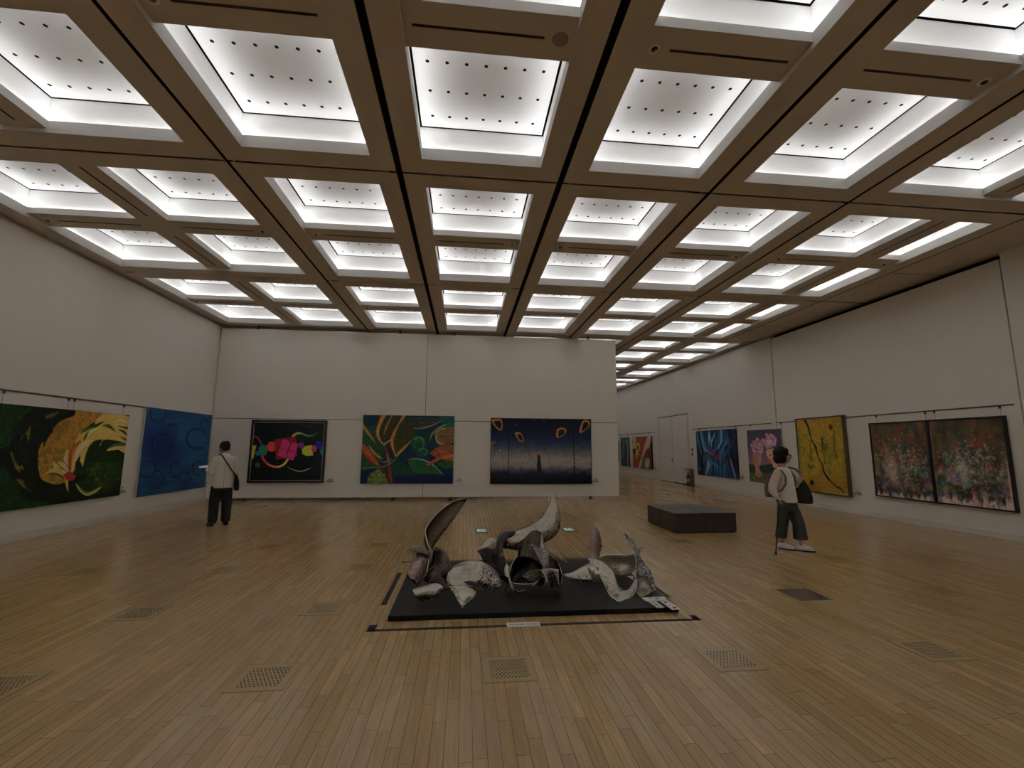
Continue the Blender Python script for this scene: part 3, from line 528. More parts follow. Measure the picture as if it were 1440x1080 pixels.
SCULPT_MID = [
  ('blade','flame',[((0.981,5.05,0.946),(0.984,5.05,0.942),0),((0.96,5.03,0.842),(1.027,5.0,0.815),0.08),((0.927,5.02,0.771),(1.049,4.95,0.697),0.08),((0.846,5.0,0.656),(1.033,4.9,0.564),0.08),((0.771,5.0,0.597),(0.954,4.85,0.471),0.08),((0.698,5.0,0.56),(0.846,4.85,0.418),0.08),((0.61,4.98,0.535),(0.707,4.85,0.367),0.08),((0.534,4.95,0.518),(0.567,4.82,0.356),0.08),((0.457,4.9,0.514),(0.426,4.8,0.374),0.08),((0.405,4.85,0.506),(0.381,4.75,0.426),0.08)]),
  ('blade_prong','flame',[((0.941,5.04,0.892),(0.944,5.04,0.89),0),((0.934,5.03,0.83),(0.972,5.02,0.819),0),((0.924,5.02,0.765),(1.004,4.98,0.758),0)]),
  ('hoop','dark',[((0.558,4.95,0.522),(0.535,4.85,0.51),0.04),((0.417,4.85,0.537),(0.455,4.75,0.486),0.04),((0.352,4.72,0.493),(0.405,4.62,0.449),0.04),((0.328,4.6,0.4),(0.393,4.55,0.397),0.04),((0.324,4.52,0.314),(0.408,4.5,0.348),0.04),((0.342,4.46,0.246),(0.42,4.48,0.28),0.04),((0.375,4.44,0.208),(0.424,4.46,0.224),0.04)]),
  ('leaf','dark',[((0.146,4.75,0.364),(0.148,4.75,0.362),0),((0.194,4.78,0.376),(0.182,4.74,0.328),0.03),((0.258,4.8,0.385),(0.21,4.7,0.283),0.03),((0.316,4.8,0.358),(0.256,4.66,0.275),0.03),((0.399,4.75,0.278),(0.345,4.62,0.247),0.03),((0.457,4.7,0.267),(0.416,4.55,0.201),0.03)]),
  ('leaf','gilt',[((0.155,4.83,0.35),(0.162,4.83,0.348),0.03),((0.227,4.88,0.419),(0.242,4.82,0.381),0.03),((0.289,4.9,0.465),(0.307,4.84,0.356),0.03),((0.357,4.9,0.441),(0.354,4.84,0.347),0.03)]),
  ('blade','bronze',[((0.774,4.85,0.546),(0.779,4.85,0.544),0),((0.724,4.85,0.535),(0.821,4.82,0.514),0.06),((0.652,4.8,0.487),(0.822,4.78,0.463),0.06),((0.606,4.76,0.437),(0.803,4.72,0.409),0.06),((0.57,4.7,0.385),(0.787,4.66,0.336),0.06),((0.547,4.64,0.323),(0.773,4.58,0.269),0.06)]),
  ('bowl','dark',[((0.457,4.5,0.234),(0.447,4.42,0.174),-0.15),((0.49,4.58,0.285),(0.482,4.4,0.151),-0.15),((0.546,4.64,0.334),(0.527,4.38,0.149),-0.15),((0.619,4.68,0.358),(0.589,4.37,0.148),-0.15),((0.691,4.7,0.361),(0.653,4.37,0.15),-0.15),((0.75,4.68,0.348),(0.707,4.38,0.167),-0.15),((0.789,4.62,0.302),(0.743,4.4,0.213),-0.15),((0.797,4.56,0.248),(0.757,4.42,0.238),-0.15)]),
  ('curl','bronze',[((0.556,4.36,0.226),(0.561,4.36,0.218),0),((0.591,4.38,0.247),(0.59,4.34,0.203),0.04),((0.657,4.4,0.265),(0.641,4.33,0.175),0.04),((0.714,4.42,0.264),(0.68,4.34,0.171),0.04),((0.76,4.44,0.248),(0.725,4.36,0.194),0.04)]),
  ('shard','steel',[((0.655,4.42,0.497),(0.658,4.42,0.495),0),((0.689,4.4,0.422),(0.734,4.42,0.465),0.01),((0.724,4.38,0.36),(0.752,4.4,0.396),0.01),((0.753,4.36,0.302),(0.762,4.36,0.299),0.01)]),
  ('stem','steel',[((0.787,4.62,0.544),(0.798,4.62,0.528),0.03),((0.758,4.52,0.457),(0.798,4.54,0.442),0.03),((0.77,4.46,0.382),(0.833,4.5,0.371),0.03),((0.754,4.4,0.279),(0.821,4.44,0.264),0.03)]),
  ('leaf','amber',[((0.867,4.8,0.366),(0.872,4.78,0.351),0.03),((0.957,4.82,0.352),(0.946,4.74,0.303),0.03),((1.035,4.8,0.299),(1.006,4.72,0.272),0.03),((1.081,4.76,0.239),(1.068,4.74,0.24),0.03)]),
  ('panel','dark',[((0.84,4.55,0.372),(0.821,4.45,0.247),0.01),((0.898,4.53,0.334),(0.863,4.4,0.172),0.01),((0.943,4.5,0.267),(0.961,4.652,0.05),0.01),((0.962,4.46,0.186),(0.942,4.42,0.117),0.01)]),
  ('petal','silver',[((0.743,4.4,0.213),(0.644,4.3,0.152),0.02),((0.766,4.4,0.203),(0.746,4.565,0.05),0.02),((0.8,4.4,0.182),(0.755,4.3,0.146),0.02)]),
  ('petal','steel',[((0.739,4.4,0.266),(0.778,4.3,0.175),0.04),((0.833,4.42,0.267),(0.869,4.569,0.05),0.04),((0.923,4.44,0.255),(0.911,4.36,0.132),0.04)]),
  ('sliver','silver',[((0.418,4.46,0.316),(0.422,4.46,0.312),0),((0.395,4.44,0.261),(0.436,4.42,0.275),0.02),((0.392,4.42,0.213),(0.439,4.38,0.193),0.02)]),
  ('rim','polished',[((0.43,4.42,0.3),(0.446,4.44,0.295),0.0),((0.435,4.38,0.195),(0.451,4.4,0.198),0.0),((0.468,4.33,0.115),(0.485,4.36,0.121),0.0),((0.534,4.433,0.05),(0.53,4.36,0.086),0.0),((0.582,4.37,0.09),(0.581,4.39,0.094),0.0)]),
  ('curl','dark',[((0.35,4.5,0.187),(0.358,4.5,0.174),0.02),((0.398,4.47,0.207),(0.416,4.42,0.145),0.02),((0.438,4.44,0.199),(0.433,4.38,0.106),0.02),((0.414,4.453,0.05),(0.42,4.453,0.047),0.02)]),
]
SCULPT_RIGHT = [
  ('leaf','copper',[((1.473,5.15,0.538),(1.478,5.15,0.536),0),((1.445,5.13,0.496),(1.522,5.15,0.489),0.04),((1.421,5.1,0.413),(1.547,5.12,0.408),0.04),((1.406,5.08,0.319),(1.545,5.1,0.32),0.04),((1.395,5.05,0.228),(1.512,5.07,0.211),0.04),((1.382,4.95,0.136),(1.465,4.97,0.13),0.04),((1.368,4.853,0.05),(1.407,4.85,0.05),0.04)]),
  ('leaf_prong','copper',[((1.567,5.1,0.342),(1.568,5.1,0.34),0),((1.545,5.1,0.316),(1.551,5.1,0.294),0),((1.528,5.1,0.303),(1.538,5.1,0.263),0)]),
  ('band','silver',[((0.999,4.6,0.163),(1.002,4.6,0.159),0),((1.096,4.66,0.162),(1.072,4.6,0.121),0.05),((1.224,4.75,0.195),(1.183,4.6,0.092),0.05),((1.35,4.85,0.216),(1.298,4.6,0.082),0.05),((1.452,4.92,0.237),(1.408,4.62,0.095),0.05)]),
  ('ribbon','silver',[((1.286,4.75,0.28),(1.29,4.75,0.273),0),((1.343,4.7,0.286),(1.304,4.65,0.248),-0.03),((1.396,4.62,0.277),(1.338,4.56,0.204),-0.03),((1.444,4.55,0.243),(1.355,4.48,0.142),-0.03),((1.478,4.5,0.2),(1.36,4.37,0.095),-0.03),((1.498,4.47,0.152),(1.363,4.28,0.065),-0.03),((1.512,4.45,0.106),(1.386,4.22,0.04),-0.03),((1.531,4.44,0.073),(1.404,4.126,0.05),-0.03),((1.564,4.44,0.05),(1.485,4.19,0.03),-0.03),((1.605,4.45,0.049),(1.556,4.24,0.037),-0.03),((1.644,4.46,0.082),(1.617,4.31,0.061),-0.03),((1.681,4.48,0.119),(1.663,4.38,0.093),-0.03),((1.708,4.5,0.139),(1.696,4.45,0.14),-0.03)]),
  ('band','gilt',[((1.452,4.92,0.233),(1.48,4.9,0.185),-0.06),((1.569,5.0,0.248),(1.591,4.95,0.118),-0.06),((1.701,5.02,0.246),(1.682,4.95,0.049),-0.06),((1.792,4.98,0.246),(1.772,4.9,0.077),-0.06),((1.835,4.85,0.29),(1.813,4.78,0.141),-0.06)]),
  ('blade','steel',[((1.658,4.7,0.545),(1.662,4.7,0.542),0),((1.696,4.68,0.465),(1.741,4.7,0.478),0.02),((1.722,4.64,0.396),(1.797,4.68,0.404),0.02),((1.734,4.6,0.347),(1.799,4.64,0.369),0.02),((1.734,4.56,0.29),(1.768,4.6,0.306),0.02),((1.71,4.5,0.209),(1.736,4.54,0.215),0.02)]),
  ('prong','steel',[((1.844,4.6,0.413),(1.845,4.6,0.411),0),((1.806,4.62,0.407),(1.808,4.58,0.379),0.0),((1.769,4.62,0.345),(1.771,4.58,0.336),0.0)]),
  ('sheet','mottled',[((1.771,4.62,0.32),(1.79,4.62,0.333),0.05),((1.749,4.58,0.258),(1.806,4.56,0.288),0.05),((1.728,4.52,0.203),(1.828,4.5,0.241),0.05),((1.743,4.46,0.162),(1.831,4.42,0.214),0.05),((1.787,4.42,0.159),(1.825,4.34,0.164),0.05),((1.788,4.34,0.102),(1.808,4.28,0.111),0.05),((1.815,4.353,0.05),(1.804,4.26,0.092),0.05)]),
  ('bowl','gilt',[((1.69,4.45,0.141),(1.649,4.36,0.05),-0.07),((1.763,4.5,0.138),(1.645,4.225,0.05),-0.07),((1.803,4.46,0.152),(1.732,4.3,0.029),-0.07),((1.81,4.4,0.122),(1.772,4.3,0.077),-0.07)]),
  ('shard','silver',[((1.607,4.5,0.161),(1.61,4.5,0.16),0),((1.673,4.48,0.164),(1.667,4.46,0.138),0)]),
  ('shard','silver',[((1.687,4.55,0.17),(1.731,4.55,0.195),0),((1.719,4.52,0.133),(1.721,4.52,0.129),0)]),
]
# ------------------------------------------------------------------ layout (units)
CAM_Z = 1.4134
XL, XR, YB, H = -6.537, 8.611, 12.422, 4.609
YN, YF = -6.16, 27.34                    # wall behind the viewer, far end wall
ROW = [-6.159 + 3.722*i for i in range(10)]   # ceiling joints across the hall
LINE = [-2.748 + 1.92*i for i in range(5)]

FLOOR_A = (0.44, 0.282, 0.120); FLOOR_B = (0.51, 0.335, 0.148); FLOOR_C = (0.58, 0.370, 0.165); FLOOR_D = (0.49, 0.345, 0.175)
M = {}
M['wall'] = mat('painted_wall', (0.82, 0.775, 0.705), 0.75, spec=0.25, bump=0.03, bscale=120)
M['base'] = mat('painted_baseboard', (0.74, 0.68, 0.61), 0.5)
M['ceil'] = mat('ceiling_paint', (0.62, 0.54, 0.45), 0.7, spec=0.2)
M['coffer'] = mat('coffer_white', (0.86, 0.855, 0.85), 0.6, spec=0.2)
M['gap'] = mat('dark_gap', (0.012, 0.011, 0.010), 0.8, spec=0.1)
M['lip'] = mat('lip_grey', (0.58, 0.565, 0.545), 0.6, spec=0.2)  # coffer white toned down so the lips come out greyer
M['tube'] = mat('lamp_tube', (0.9, 0.9, 0.9), 0.5, emit=(0.965, 0.985, 1.0), estr=LAMP)
M['black'] = mat('black_paint', (0.012, 0.012, 0.012), 0.4)
M['board'] = mat('black_board', (0.0085, 0.008, 0.0075), 0.48, spec=0.22, var=0.2, vscale=3)
M['tape'] = mat('black_tape', (0.013, 0.012, 0.011), 0.5, spec=0.2)
M['sign_frame'] = mat('dark_sign_frame', (0.03, 0.032, 0.03), 0.4, spec=0.3)
M['card'] = mat('white_card', (0.80, 0.78, 0.74), 0.5)
M['ink'] = mat('black_ink', (0.03, 0.03, 0.03), 0.6)
M['paint'] = paint_material()
M['rail'] = mat('rail_dark_grey', (0.10, 0.085, 0.07), 0.5)  # own dark grey of rails, hanging wires and switch plates
M['alu'] = mat('brushed_aluminium', (0.75, 0.73, 0.70), 0.35, metal=0.9)
M['frame'] = mat('black_frame', (0.014, 0.013, 0.012), 0.4)
M['canvas_edge'] = mat('raw_canvas_edge', (0.62, 0.58, 0.52), 0.8)
M['dark_edge'] = mat('dark_painted_edge', (0.02, 0.022, 0.03), 0.6)
M['gold_frame'] = mat('bronze_frame', (0.17, 0.115, 0.06), 0.35, metal=0.5)
M['gold_lip'] = mat('pale_gold_lip', (0.75, 0.62, 0.40), 0.3, metal=0.6)
M['floor'] = floor_material()
M['bench'] = mat('dark_brown_leather', (0.055, 0.042, 0.036), 0.42, bump=0.05, bscale=200)
M['steel'] = mat('satin_steel', (0.45, 0.44, 0.42), 0.35, metal=1.0)
M['red'] = mat('extinguisher_red', (0.30, 0.02, 0.015), 0.35)
M['olive'] = mat('olive_bronze_panel', (0.10, 0.085, 0.05), 0.5)
M['exit'] = mat('pale_green_light', (0.6, 0.75, 0.66), 0.4, emit=(0.62, 0.86, 0.72), estr=0.22)
M['exit_green'] = mat('exit_green', (0.05, 0.32, 0.18), 0.4, emit=(0.05, 0.4, 0.2), estr=0.08)
M['spk'] = mat('speaker_grille', (0.30, 0.26, 0.23), 0.8, bump=0.3, bscale=400)
M['spotring'] = mat('spot_trim', (0.78, 0.75, 0.70), 0.4)
M['slot_shade'] = mat('slot_shadow', (0.035, 0.025, 0.016), 0.7)  # dark inside of the air slots, put into a flat strip's colour

def vent_material():
    m, nt, b = new_mat('perforated_brass'); L = nt.links
    tc = nt.nodes.new('ShaderNodeTexCoord'); sp = nt.nodes.new('ShaderNodeSeparateXYZ'); L.new(tc.outputs['Object'], sp.inputs[0])
    P = 0.0235*S
    u = math_node(nt, 'DIVIDE', sp.outputs['X'], P); v = math_node(nt, 'DIVIDE', sp.outputs['Y'], P*0.87)
    rv = math_node(nt, 'FLOOR', v); odd = math_node(nt, 'MULTIPLY', math_node(nt, 'MODULO', math_node(nt, 'ABSOLUTE', rv), 2.0), 0.5)
    fu = math_node(nt, 'SUBTRACT', math_node(nt, 'FRACT', math_node(nt, 'ADD', u, odd)), 0.5); fv = math_node(nt, 'SUBTRACT', math_node(nt, 'FRACT', v), 0.5)
    r = math_node(nt, 'SQRT', math_node(nt, 'ADD', math_node(nt, 'MULTIPLY', fu, fu), math_node(nt, 'MULTIPLY', fv, fv)))
    hole = math_node(nt, 'LESS_THAN', r, 0.31)
    ix = math_node(nt, 'LESS_THAN', math_node(nt, 'ABSOLUTE', sp.outputs['X']), 0.122*S); iy = math_node(nt, 'LESS_THAN', math_node(nt, 'ABSOLUTE', sp.outputs['Y']), 0.122*S)
    hole = math_node(nt, 'MULTIPLY', hole, math_node(nt, 'MULTIPLY', ix, iy))
    mx = nt.nodes.new('ShaderNodeMix'); mx.data_type = 'RGBA'; mx.inputs['A'].default_value = (0.43, 0.305, 0.140, 1); mx.inputs['B'].default_value = (0.03, 0.022, 0.012, 1)
    L.new(hole, mx.inputs['Factor']); L.new(mx.outputs['Result'], b.inputs['Base Color']); b.inputs['Roughness'].default_value = 0.22
    return m
M['vent'] = vent_material()
M['vent_edge'] = mat('vent_edge_brass', (0.24, 0.17, 0.085), 0.22)
M['vent_dark'] = mat('dark_bronze_grille', (0.20, 0.145, 0.08), 0.3)

# ------------------------------------------------------------------ setting
fl = MB(); fl.quad((XL-0.4, YN-0.4, 0), (XR+0.4, YN-0.4, 0), (XR+0.4, YF+0.4, 0), (XL-0.4, YF+0.4, 0)); struct(fl.build('floor', M['floor']))

w = MB(); w.box(XL-0.15, XL, YN-0.15, 12.40, 0, 4.56); w.box(XL-0.15, XL, 12.40, YF+0.15, 0, 4.56); w.box(XL-0.15, XL-0.02, YN-0.15, YF+0.15, 4.56, H+0.1, 1); w.box(XL-0.02, XL+0.004, YN, 12.40, 4.548, 4.562, 2)
struct(w.build('wall_left', [M['wall'], M['ceil'], M['alu']]))
w = MB(); g = 0.010
w.box(XR, XR+0.15, YN-0.15, 6.11-g, 0, H+0.02)
w.box(XR, XR+0.15, 6.11+g, 11.68-0.017, 0, 4.50)
w.box(XR, XR+0.15, 11.68+0.017, 16.68, 0, H-0.03); w.box(XR, XR+0.15, 19.39, YF+0.15, 0, H-0.03); w.box(XR, XR+0.15, 16.68, 19.39, 2.755, H-0.03)
w.box(XR+0.15, XR+0.2, YN-0.15, YF+0.15, 0, H+0.12, 1)
struct(w.build('wall_right', [M['wall'], M['gap']]))
d = struct(MB().box(XR+0.04, XR+0.15, 16.68, 19.39, 0, 2.755).build('door_1', M['gap']))
for a, b_ in ((16.715, 18.062), (18.092, 19.355)):
    MB().box(XR+0.006, XR+0.045, a, b_, 0.025, 2.722).build('door_leaf', M['wall'], d)
hd = MB(); hd.tube([(XR-0.05, 18.13, 0.915), (XR-0.05, 18.24, 0.915)], 0.012); hd.tube([(XR+0.01, 18.13, 0.915), (XR-0.05, 18.13, 0.915)], 0.01); hd.box(XR-0.004, XR+0.008, 18.10, 18.16, 0.84, 0.99); hd.build('door_handle', M['steel'], d)
# hanging partition that closes the hall, raised on feet
w = MB(); w.box(-6.515, -1.092, YB, YB+0.12, 0.078, 4.50); w.box(-1.080, 4.312, YB, YB+0.12, 0.078, 4.50); w.box(-6.515, 4.312, YB-0.004, YB+0.12, 4.503, 4.517, 2); w.box(-1.092, -1.080, YB+0.02, YB+0.1, 0.08, 4.5, 1)
wb = struct(w.build('wall_back', [M['wall'], M['gap'], M['alu']]))
for x in (-5.60, -1.845, -0.345, 3.50):
    f = MB(); f.tube([(x, YB+0.03, 0.012), (x, YB+0.03, 0.08)], 0.028, 10); f.box(x-0.055, x+0.055, YB-0.02, YB+0.08, 0.0, 0.022); f.build('levelling_foot', M['black'], wb)
    f = MB(); f.box(x-0.018, x+0.018, YB+0.02, YB+0.06, 4.5, H); f.box(x-0.03, x+0.03, YB-0.01, YB+0.08, 4.505, 4.53); f.build('hanger', M['black'], wb)
struct(MB().box(XL-0.15, XR+0.2, YN-0.15, YN, 0, H+0.1).build('wall_front', M['wall']))
struct(MB().box(XL-0.15, XR+0.2, YF, YF+0.15, 0, H+0.1).build('wall_far', M['wall']))
b = MB(); b.box(XL, XL+0.012, YN, 12.40, 0, 0.105); b.box(XL, XL+0.012, 12.56, YF, 0, 0.105); struct(b.build('baseboard_left', M['base']))
b = MB(); b.box(XR-0.012, XR, YN, 16.67, 0, 0.105); b.box(XR-0.012, XR, 19.40, YF, 0, 0.105); struct(b.build('baseboard_right', M['base']))

# ------------------------------------------------------------------ ceiling
XMOD = [((-6.25, -3.04), [(-6.25, -4.80), (-4.385, -3.04)])] + [((l+0.283, l+1.637), [(l+0.283, l+1.637)]) for l in LINE[:4]]
XMOD_N = XMOD + [((5.215, 7.43), [(5.215, 6.57), (7.0, 7.43)])]
XMOD_F = XMOD[3:] + [((5.25, 8.385), [(5.25, 6.585), (7.10, 8.385)])]
YOP = [(0.28, 1.648), (2.05, 3.442)]
REC = 0.05
c = MB()
gx = [(LINE[0], 0.018), (LINE[1], 0.036), (LINE[2], 0.036), (LINE[3], 0.022), (LINE[4], 0.018), (7.69, 0.012)]
def solids(x0, x1, holes):
    out = []; x = x0
    for a, b in sorted(holes):
        if a > x: out.append((x, min(a, x1)))
        x = max(x, b)
        if x >= x1: break
    if x < x1: out.append((x, x1))
    return out
def hquad(x0, x1, y0, y1, z, mi=0): c.quad((x0, y0, z), (x0, y1, z), (x1, y1, z), (x1, y0, z), mi)
XE = XR + 0.15
coffer_spots = []
for j in range(9):
    R0, R1 = ROW[j], ROW[j+1]; far = R0 > 12
    mods = XMOD_F if far else XMOD_N
    gro = [(l-g, l+g) for l, g in (gx[:5] if far else gx)]
    x0 = XL if not far else XL
    # bands beside the joints
    for ya, yb in ((R0+0.015, R0+0.28), (R0+3.442, R1-0.015)):
        for a, b in solids(x0, XE, gro): hquad(a, b, ya, yb, H)
    for a, b in solids(x0, XE, gro + [m[0] for m in mods]): hquad(a, b, R0+0.28, R0+3.442, H)
    hquad(XL, XE, R0-0.016, R0+0.016, H+0.03, 1)
    for l, g in (gx[:5] if far else gx): hquad(l-g-0.001, l+g+0.001, R0, R1, H+0.05, 1)
    for l, g in (gx[:5] if far else gx):          # groove cheeks
        for s in (-g, g): c.quad((l+s, R0, H), (l+s, R1, H), (l+s, R1, H+0.05), (l+s, R0, H+0.05), 1)
    for (xa, xb), cols in mods:
        ya, yb = R0+0.28, R0+3.442
        c.quad((xa, ya, H), (xb, ya, H), (xb, ya, H+REC), (xa, ya, H+REC), 2); c.quad((xa, yb, H), (xb, yb, H), (xb, yb, H+REC), (xa, yb, H+REC), 2)
        c.quad((xa, ya, H), (xa, yb, H), (xa, yb, H+REC), (xa, ya, H+REC), 2); c.quad((xb, ya, H), (xb, yb, H), (xb, yb, H+REC), (xb, ya, H+REC), 2)
        hquad(xa, xb, R0+YOP[0][1], R0+YOP[1][0], H+REC)
        if len(cols) == 2:
            for q0, q1 in YOP: hquad(cols[0][1], cols[1][0], R0+q0, R0+q1, H+REC)
        for ci, (p, q_) in enumerate(cols):
            for q0, q1 in YOP: coffer_spots.append((j, p, q_, R0+q0, R0+q1))
for y in (-0.36, 3.37, 7.09, 10.80): c.box(7.71, XE, y-0.006, y+0.006, H-0.001, H+0.03, 1)
hquad(XL-0.2, XR+0.3, YN-0.2, H*0+YN+0.02, H+0.02, 0); hquad(XL-0.2, XR+0.3, YF-0.02, YF+0.2, H+0.02, 0)
ceiling = struct(c.build('ceiling', [M['ceil'], M['gap'], M['lip']]))
struct(MB().box(XL-0.2, XR+0.3, YN-0.2, YF+0.2, H+0.62, H+0.7).build('light_block_1', M['gap']))  # unseen slab above the coffers, added to close off light

def make_coffer(wd, dp, label, group):
    t = thing('ceiling_coffer', label, 'ceiling light', (0, 0, 0), 0, group)
    hx, hy = wd/2, dp/2
    def ring(mb, profile, mi=0):
        P = [[(sx*(hx+o), sy*(hy+o), z) for sx, sy in ((-1,-1),(1,-1),(1,1),(-1,1))] for o, z in profile]
        for a, b in zip(P[:-1], P[1:]):
            for k in range(4): mb.quad(a[k], a[(k+1) % 4], b[(k+1) % 4], b[k], mi)
    a = MB(); ring(a, [(0, 0), (0, 0.09), (0.025, 0.09), (0.025, 0.02), (0.10, 0.02)]); a.build('lip', M['lip'], t, world=False)
    a = MB(); ring(a, [(0.10, 0.02), (0.035, 0.37)]); ring(a, [(0.035, 0.37), (0.06, 0.47)], 1); a.quad((-hx-.06,-hy-.06,.47),(hx+.06,-hy-.06,.47),(hx+.06,hy+.06,.47),(-hx-.06,hy+.06,.47),1); a.build('cove_wall', [M['coffer'], M['gap']], t, world=False)
    a = MB(); e = 0.012; a.box(-hx-e, hx+e, -hy-e, hy+e, 0.37, 0.385)
    nx = 7 if wd > 1 else 2
    for ix in range(nx):
        for iy in range(4):
            a.disc(((ix-(nx-1)/2)*0.186, (iy-1.5)*0.357, 0.3693), 0.018, 'z', 12, 1, True)
    a.build('perforated_panel', [M['coffer'], M['gap']], t, world=False)
    # lamp strip in the trough: a tilted lamp face turned to the middle, its reflector housing and a thin upward slit
    a = MB()
    def side(o, z, k): return [(-(hx+o), -(hy+o), z), ((hx+o), -(hy+o), z), ((hx+o), (hy+o), z), (-(hx+o), (hy+o), z)][k]
    for k in range(4):
        n = (k+1) % 4
        a.quad(side(0.045, 0.028, k), side(0.045, 0.028, n), side(0.060, 0.084, n), side(0.060, 0.084, k), 0)
        a.quad(side(0.049, 0.026, k), side(0.049, 0.026, n), side(0.064, 0.083, n), side(0.064, 0.083, k), 1)
        a.quad(side(0.060, 0.0845, k), side(0.060, 0.0845, n), side(0.060+SLIT, 0.0845, n), side(0.060+SLIT, 0.0845, k), 0)
    a.build('light_strip', [M['tube'], M['coffer']], t, world=False)
    return t

protos = {}
def row_phrase(j, ya):
    """coffer rows are counted away from the hanging partition"""
    if ya > YB:
        k = int(round((ya-12.73)/1.86)); return '%s row beyond the partition' % ORD[k]
    k = int(round((10.78-ya)/1.86)); return '%s row from the partition' % ORD[max(0, k)]
for (j, xa, xb, ya, yb) in coffer_spots:
    if ya > YB and xa < 3.0 and ya > 16.5: continue          # hidden behind the partition
    if ya > YB: col_ = '%s from the right wall' % ORD[int(round((7.1-xa)/1.9))] if xb < 8.3 else 'beside the right wall'
    else:
        cols = [-6.25, -4.385] + [l+0.283 for l in LINE[:4]] + [5.215, 7.0]
        k = min(range(8), key=lambda i: abs(cols[i]-xa)); col_ = 'beside the left wall' if k == 0 else ('beside the right wall' if k == 7 else '%s from the left wall' % ORD[k])
    label = 'glowing %s coffer, %s, %s' % ('narrow' if xb-xa < 0.6 else 'square', row_phrase(j, ya), col_)
    key = (round(xb-xa, 2), round(yb-ya, 2)); loc = ((xa+xb)/2, (ya+yb)/2, H+REC)
    if key not in protos:
        protos[key] = make_coffer(xb-xa, yb-ya, label, 'luminous ceiling coffers'); protos[key].location = Vector(loc)*S
    else: copy_thing(protos[key], loc, label)

# slots, spotlights and loudspeakers in the cross beams
def spot_things():
    t = thing('recessed_spotlight', 'x', 'spotlight', (0,0,0), 0, 'recessed ceiling spotlights')
    a = MB(); P = []
    for r, z in ((0.026, 0.006), (0.030, -0.006), (0.046, -0.008), (0.050, 0.0)): P.append([(r*math.cos(k*math.pi/10), r*math.sin(k*math.pi/10), z) for k in range(20)])
    a.grid(P, close_v=True); a.build('trim_ring', M['spotring'], t, smooth=True, world=False)
    a = MB(); a.ball((0, 0, 0.006), 0.027, 12, 8); a.build('lamp_head', M['black'], t, smooth=True, world=False)
    a = MB(); a.disc((0.006, -0.008, -0.0235), 0.012, 'z', 12); a.build('lens', M['steel'], t, world=False)
    return t
sp0 = None; side = ['left', 'right', 'left', 'right', 'left', 'right', 'left', 'right']
spk_done = False
for j in range(2, 9):
    R0 = ROW[j]; far = R0 > 12; ym = R0 + 1.849
    cols = []
    for m in (XMOD_F if far else XMOD_N): cols += m[1]
    for k, (xa, xb) in enumerate(cols):
        if far and (xb < 3.2 or R0 > 20): continue
        wide = xb-xa > 0.6
        right = (side[k] == 'right') if not far else (k % 2 == 1)
        if wide:
            s0, s1 = (xa+0.07, xb-0.24) if right else (xa+0.24, xb-0.07)
            MB().box(s0, s1, ym-0.012, ym+0.012, H+REC-0.002, H+REC+0.001).build('air_slot', M['slot_shade'], ceiling)
        px = xb-0.11 if right else xa+0.11
        row = row_phrase(j, R0+YOP[0][0]) if not far else '%s bay beyond the partition' % ORD[j-5]
        where = '%s, %s' % (row, ('%s from the left wall' % ORD[k] if not far else '%s from the right wall' % ORD[len(cols)-1-k]))
        if j == 2 and k == 3:
            t = thing('ceiling_speaker', 'round flat loudspeaker grille in the ceiling beam above the black board', 'speaker', (px, ym, H+REC))
            a = MB(); P = [[(r*math.cos(q*math.pi/14), r*math.sin(q*math.pi/14), z) for q in range(28)] for r, z in ((0.064, 0.0), (0.063, -0.006), (0.058, -0.008))]; a.grid(P, close_v=True); a.build('rim', M['spk'], t, world=False)
            a = MB(); a.disc((0, 0, -0.007), 0.059, 'z', 28, 0, True); a.build('grille', M['spk'], t, world=False)
            continue
        lab = 'recessed spotlight, ' + where
        if sp0 is None:
            sp0 = spot_things(); sp0.location = Vector((px, ym, H+REC))*S; sp0['label'] = lab
        else: copy_thing(sp0, (px, ym, H+REC), lab)
for ya, yb in [(ROW[j]+a, ROW[j]+b) for j in range(2, 5) for a, b in YOP]:
    MB().box(-4.604, -4.580, ya+0.12, yb-0.1, H+REC-0.002, H+REC+0.001).build('air_slot', M['slot_shade'], ceiling)
    MB().box(6.77, 6.79, ya+0.1, yb-0.1, H+REC-0.002, H+REC+0.001).build('air_slot', M['slot_shade'], ceiling)
# ------------------------------------------------------------------ wall geometry helpers: along the wall, height, distance off the wall
def on_back(a, z, o): return (a, YB-o, z)
def on_left(a, z, o): return (XL+o, a, z)
def on_right(a, z, o): return (XR-o, a, z)

ART = dict(whirl=[(-112,36),(1134.6,152),(1045,867),(-284,1053)], bubbles=[(178,60),(893,138),(815,920),(65,1045)], shapes=[(172,128),(1150,142),(1114,947),(122,942)],
           forest=[(105,88),(1308,98),(1290,985),(70,985)], night=[(95,75),(1358,85),(1358,900),(85,905)], fibres=[(97,160),(634,125),(672,803),(128,742)], coral=[(787,150),(1232,127),(1290,868),(835,835)],
           yellow=[(92,122),(638,86),(720,1022),(150,935)], drip_a=[(0,0),(100,0),(100,100),(0,100)], drip_b=[(0,0),(100,0),(100,100),(0,100)], orange=[(297,243),(553,232),(580,690),(315,658)], teal=[(130,248),(250,248),(248,652),(145,638)])

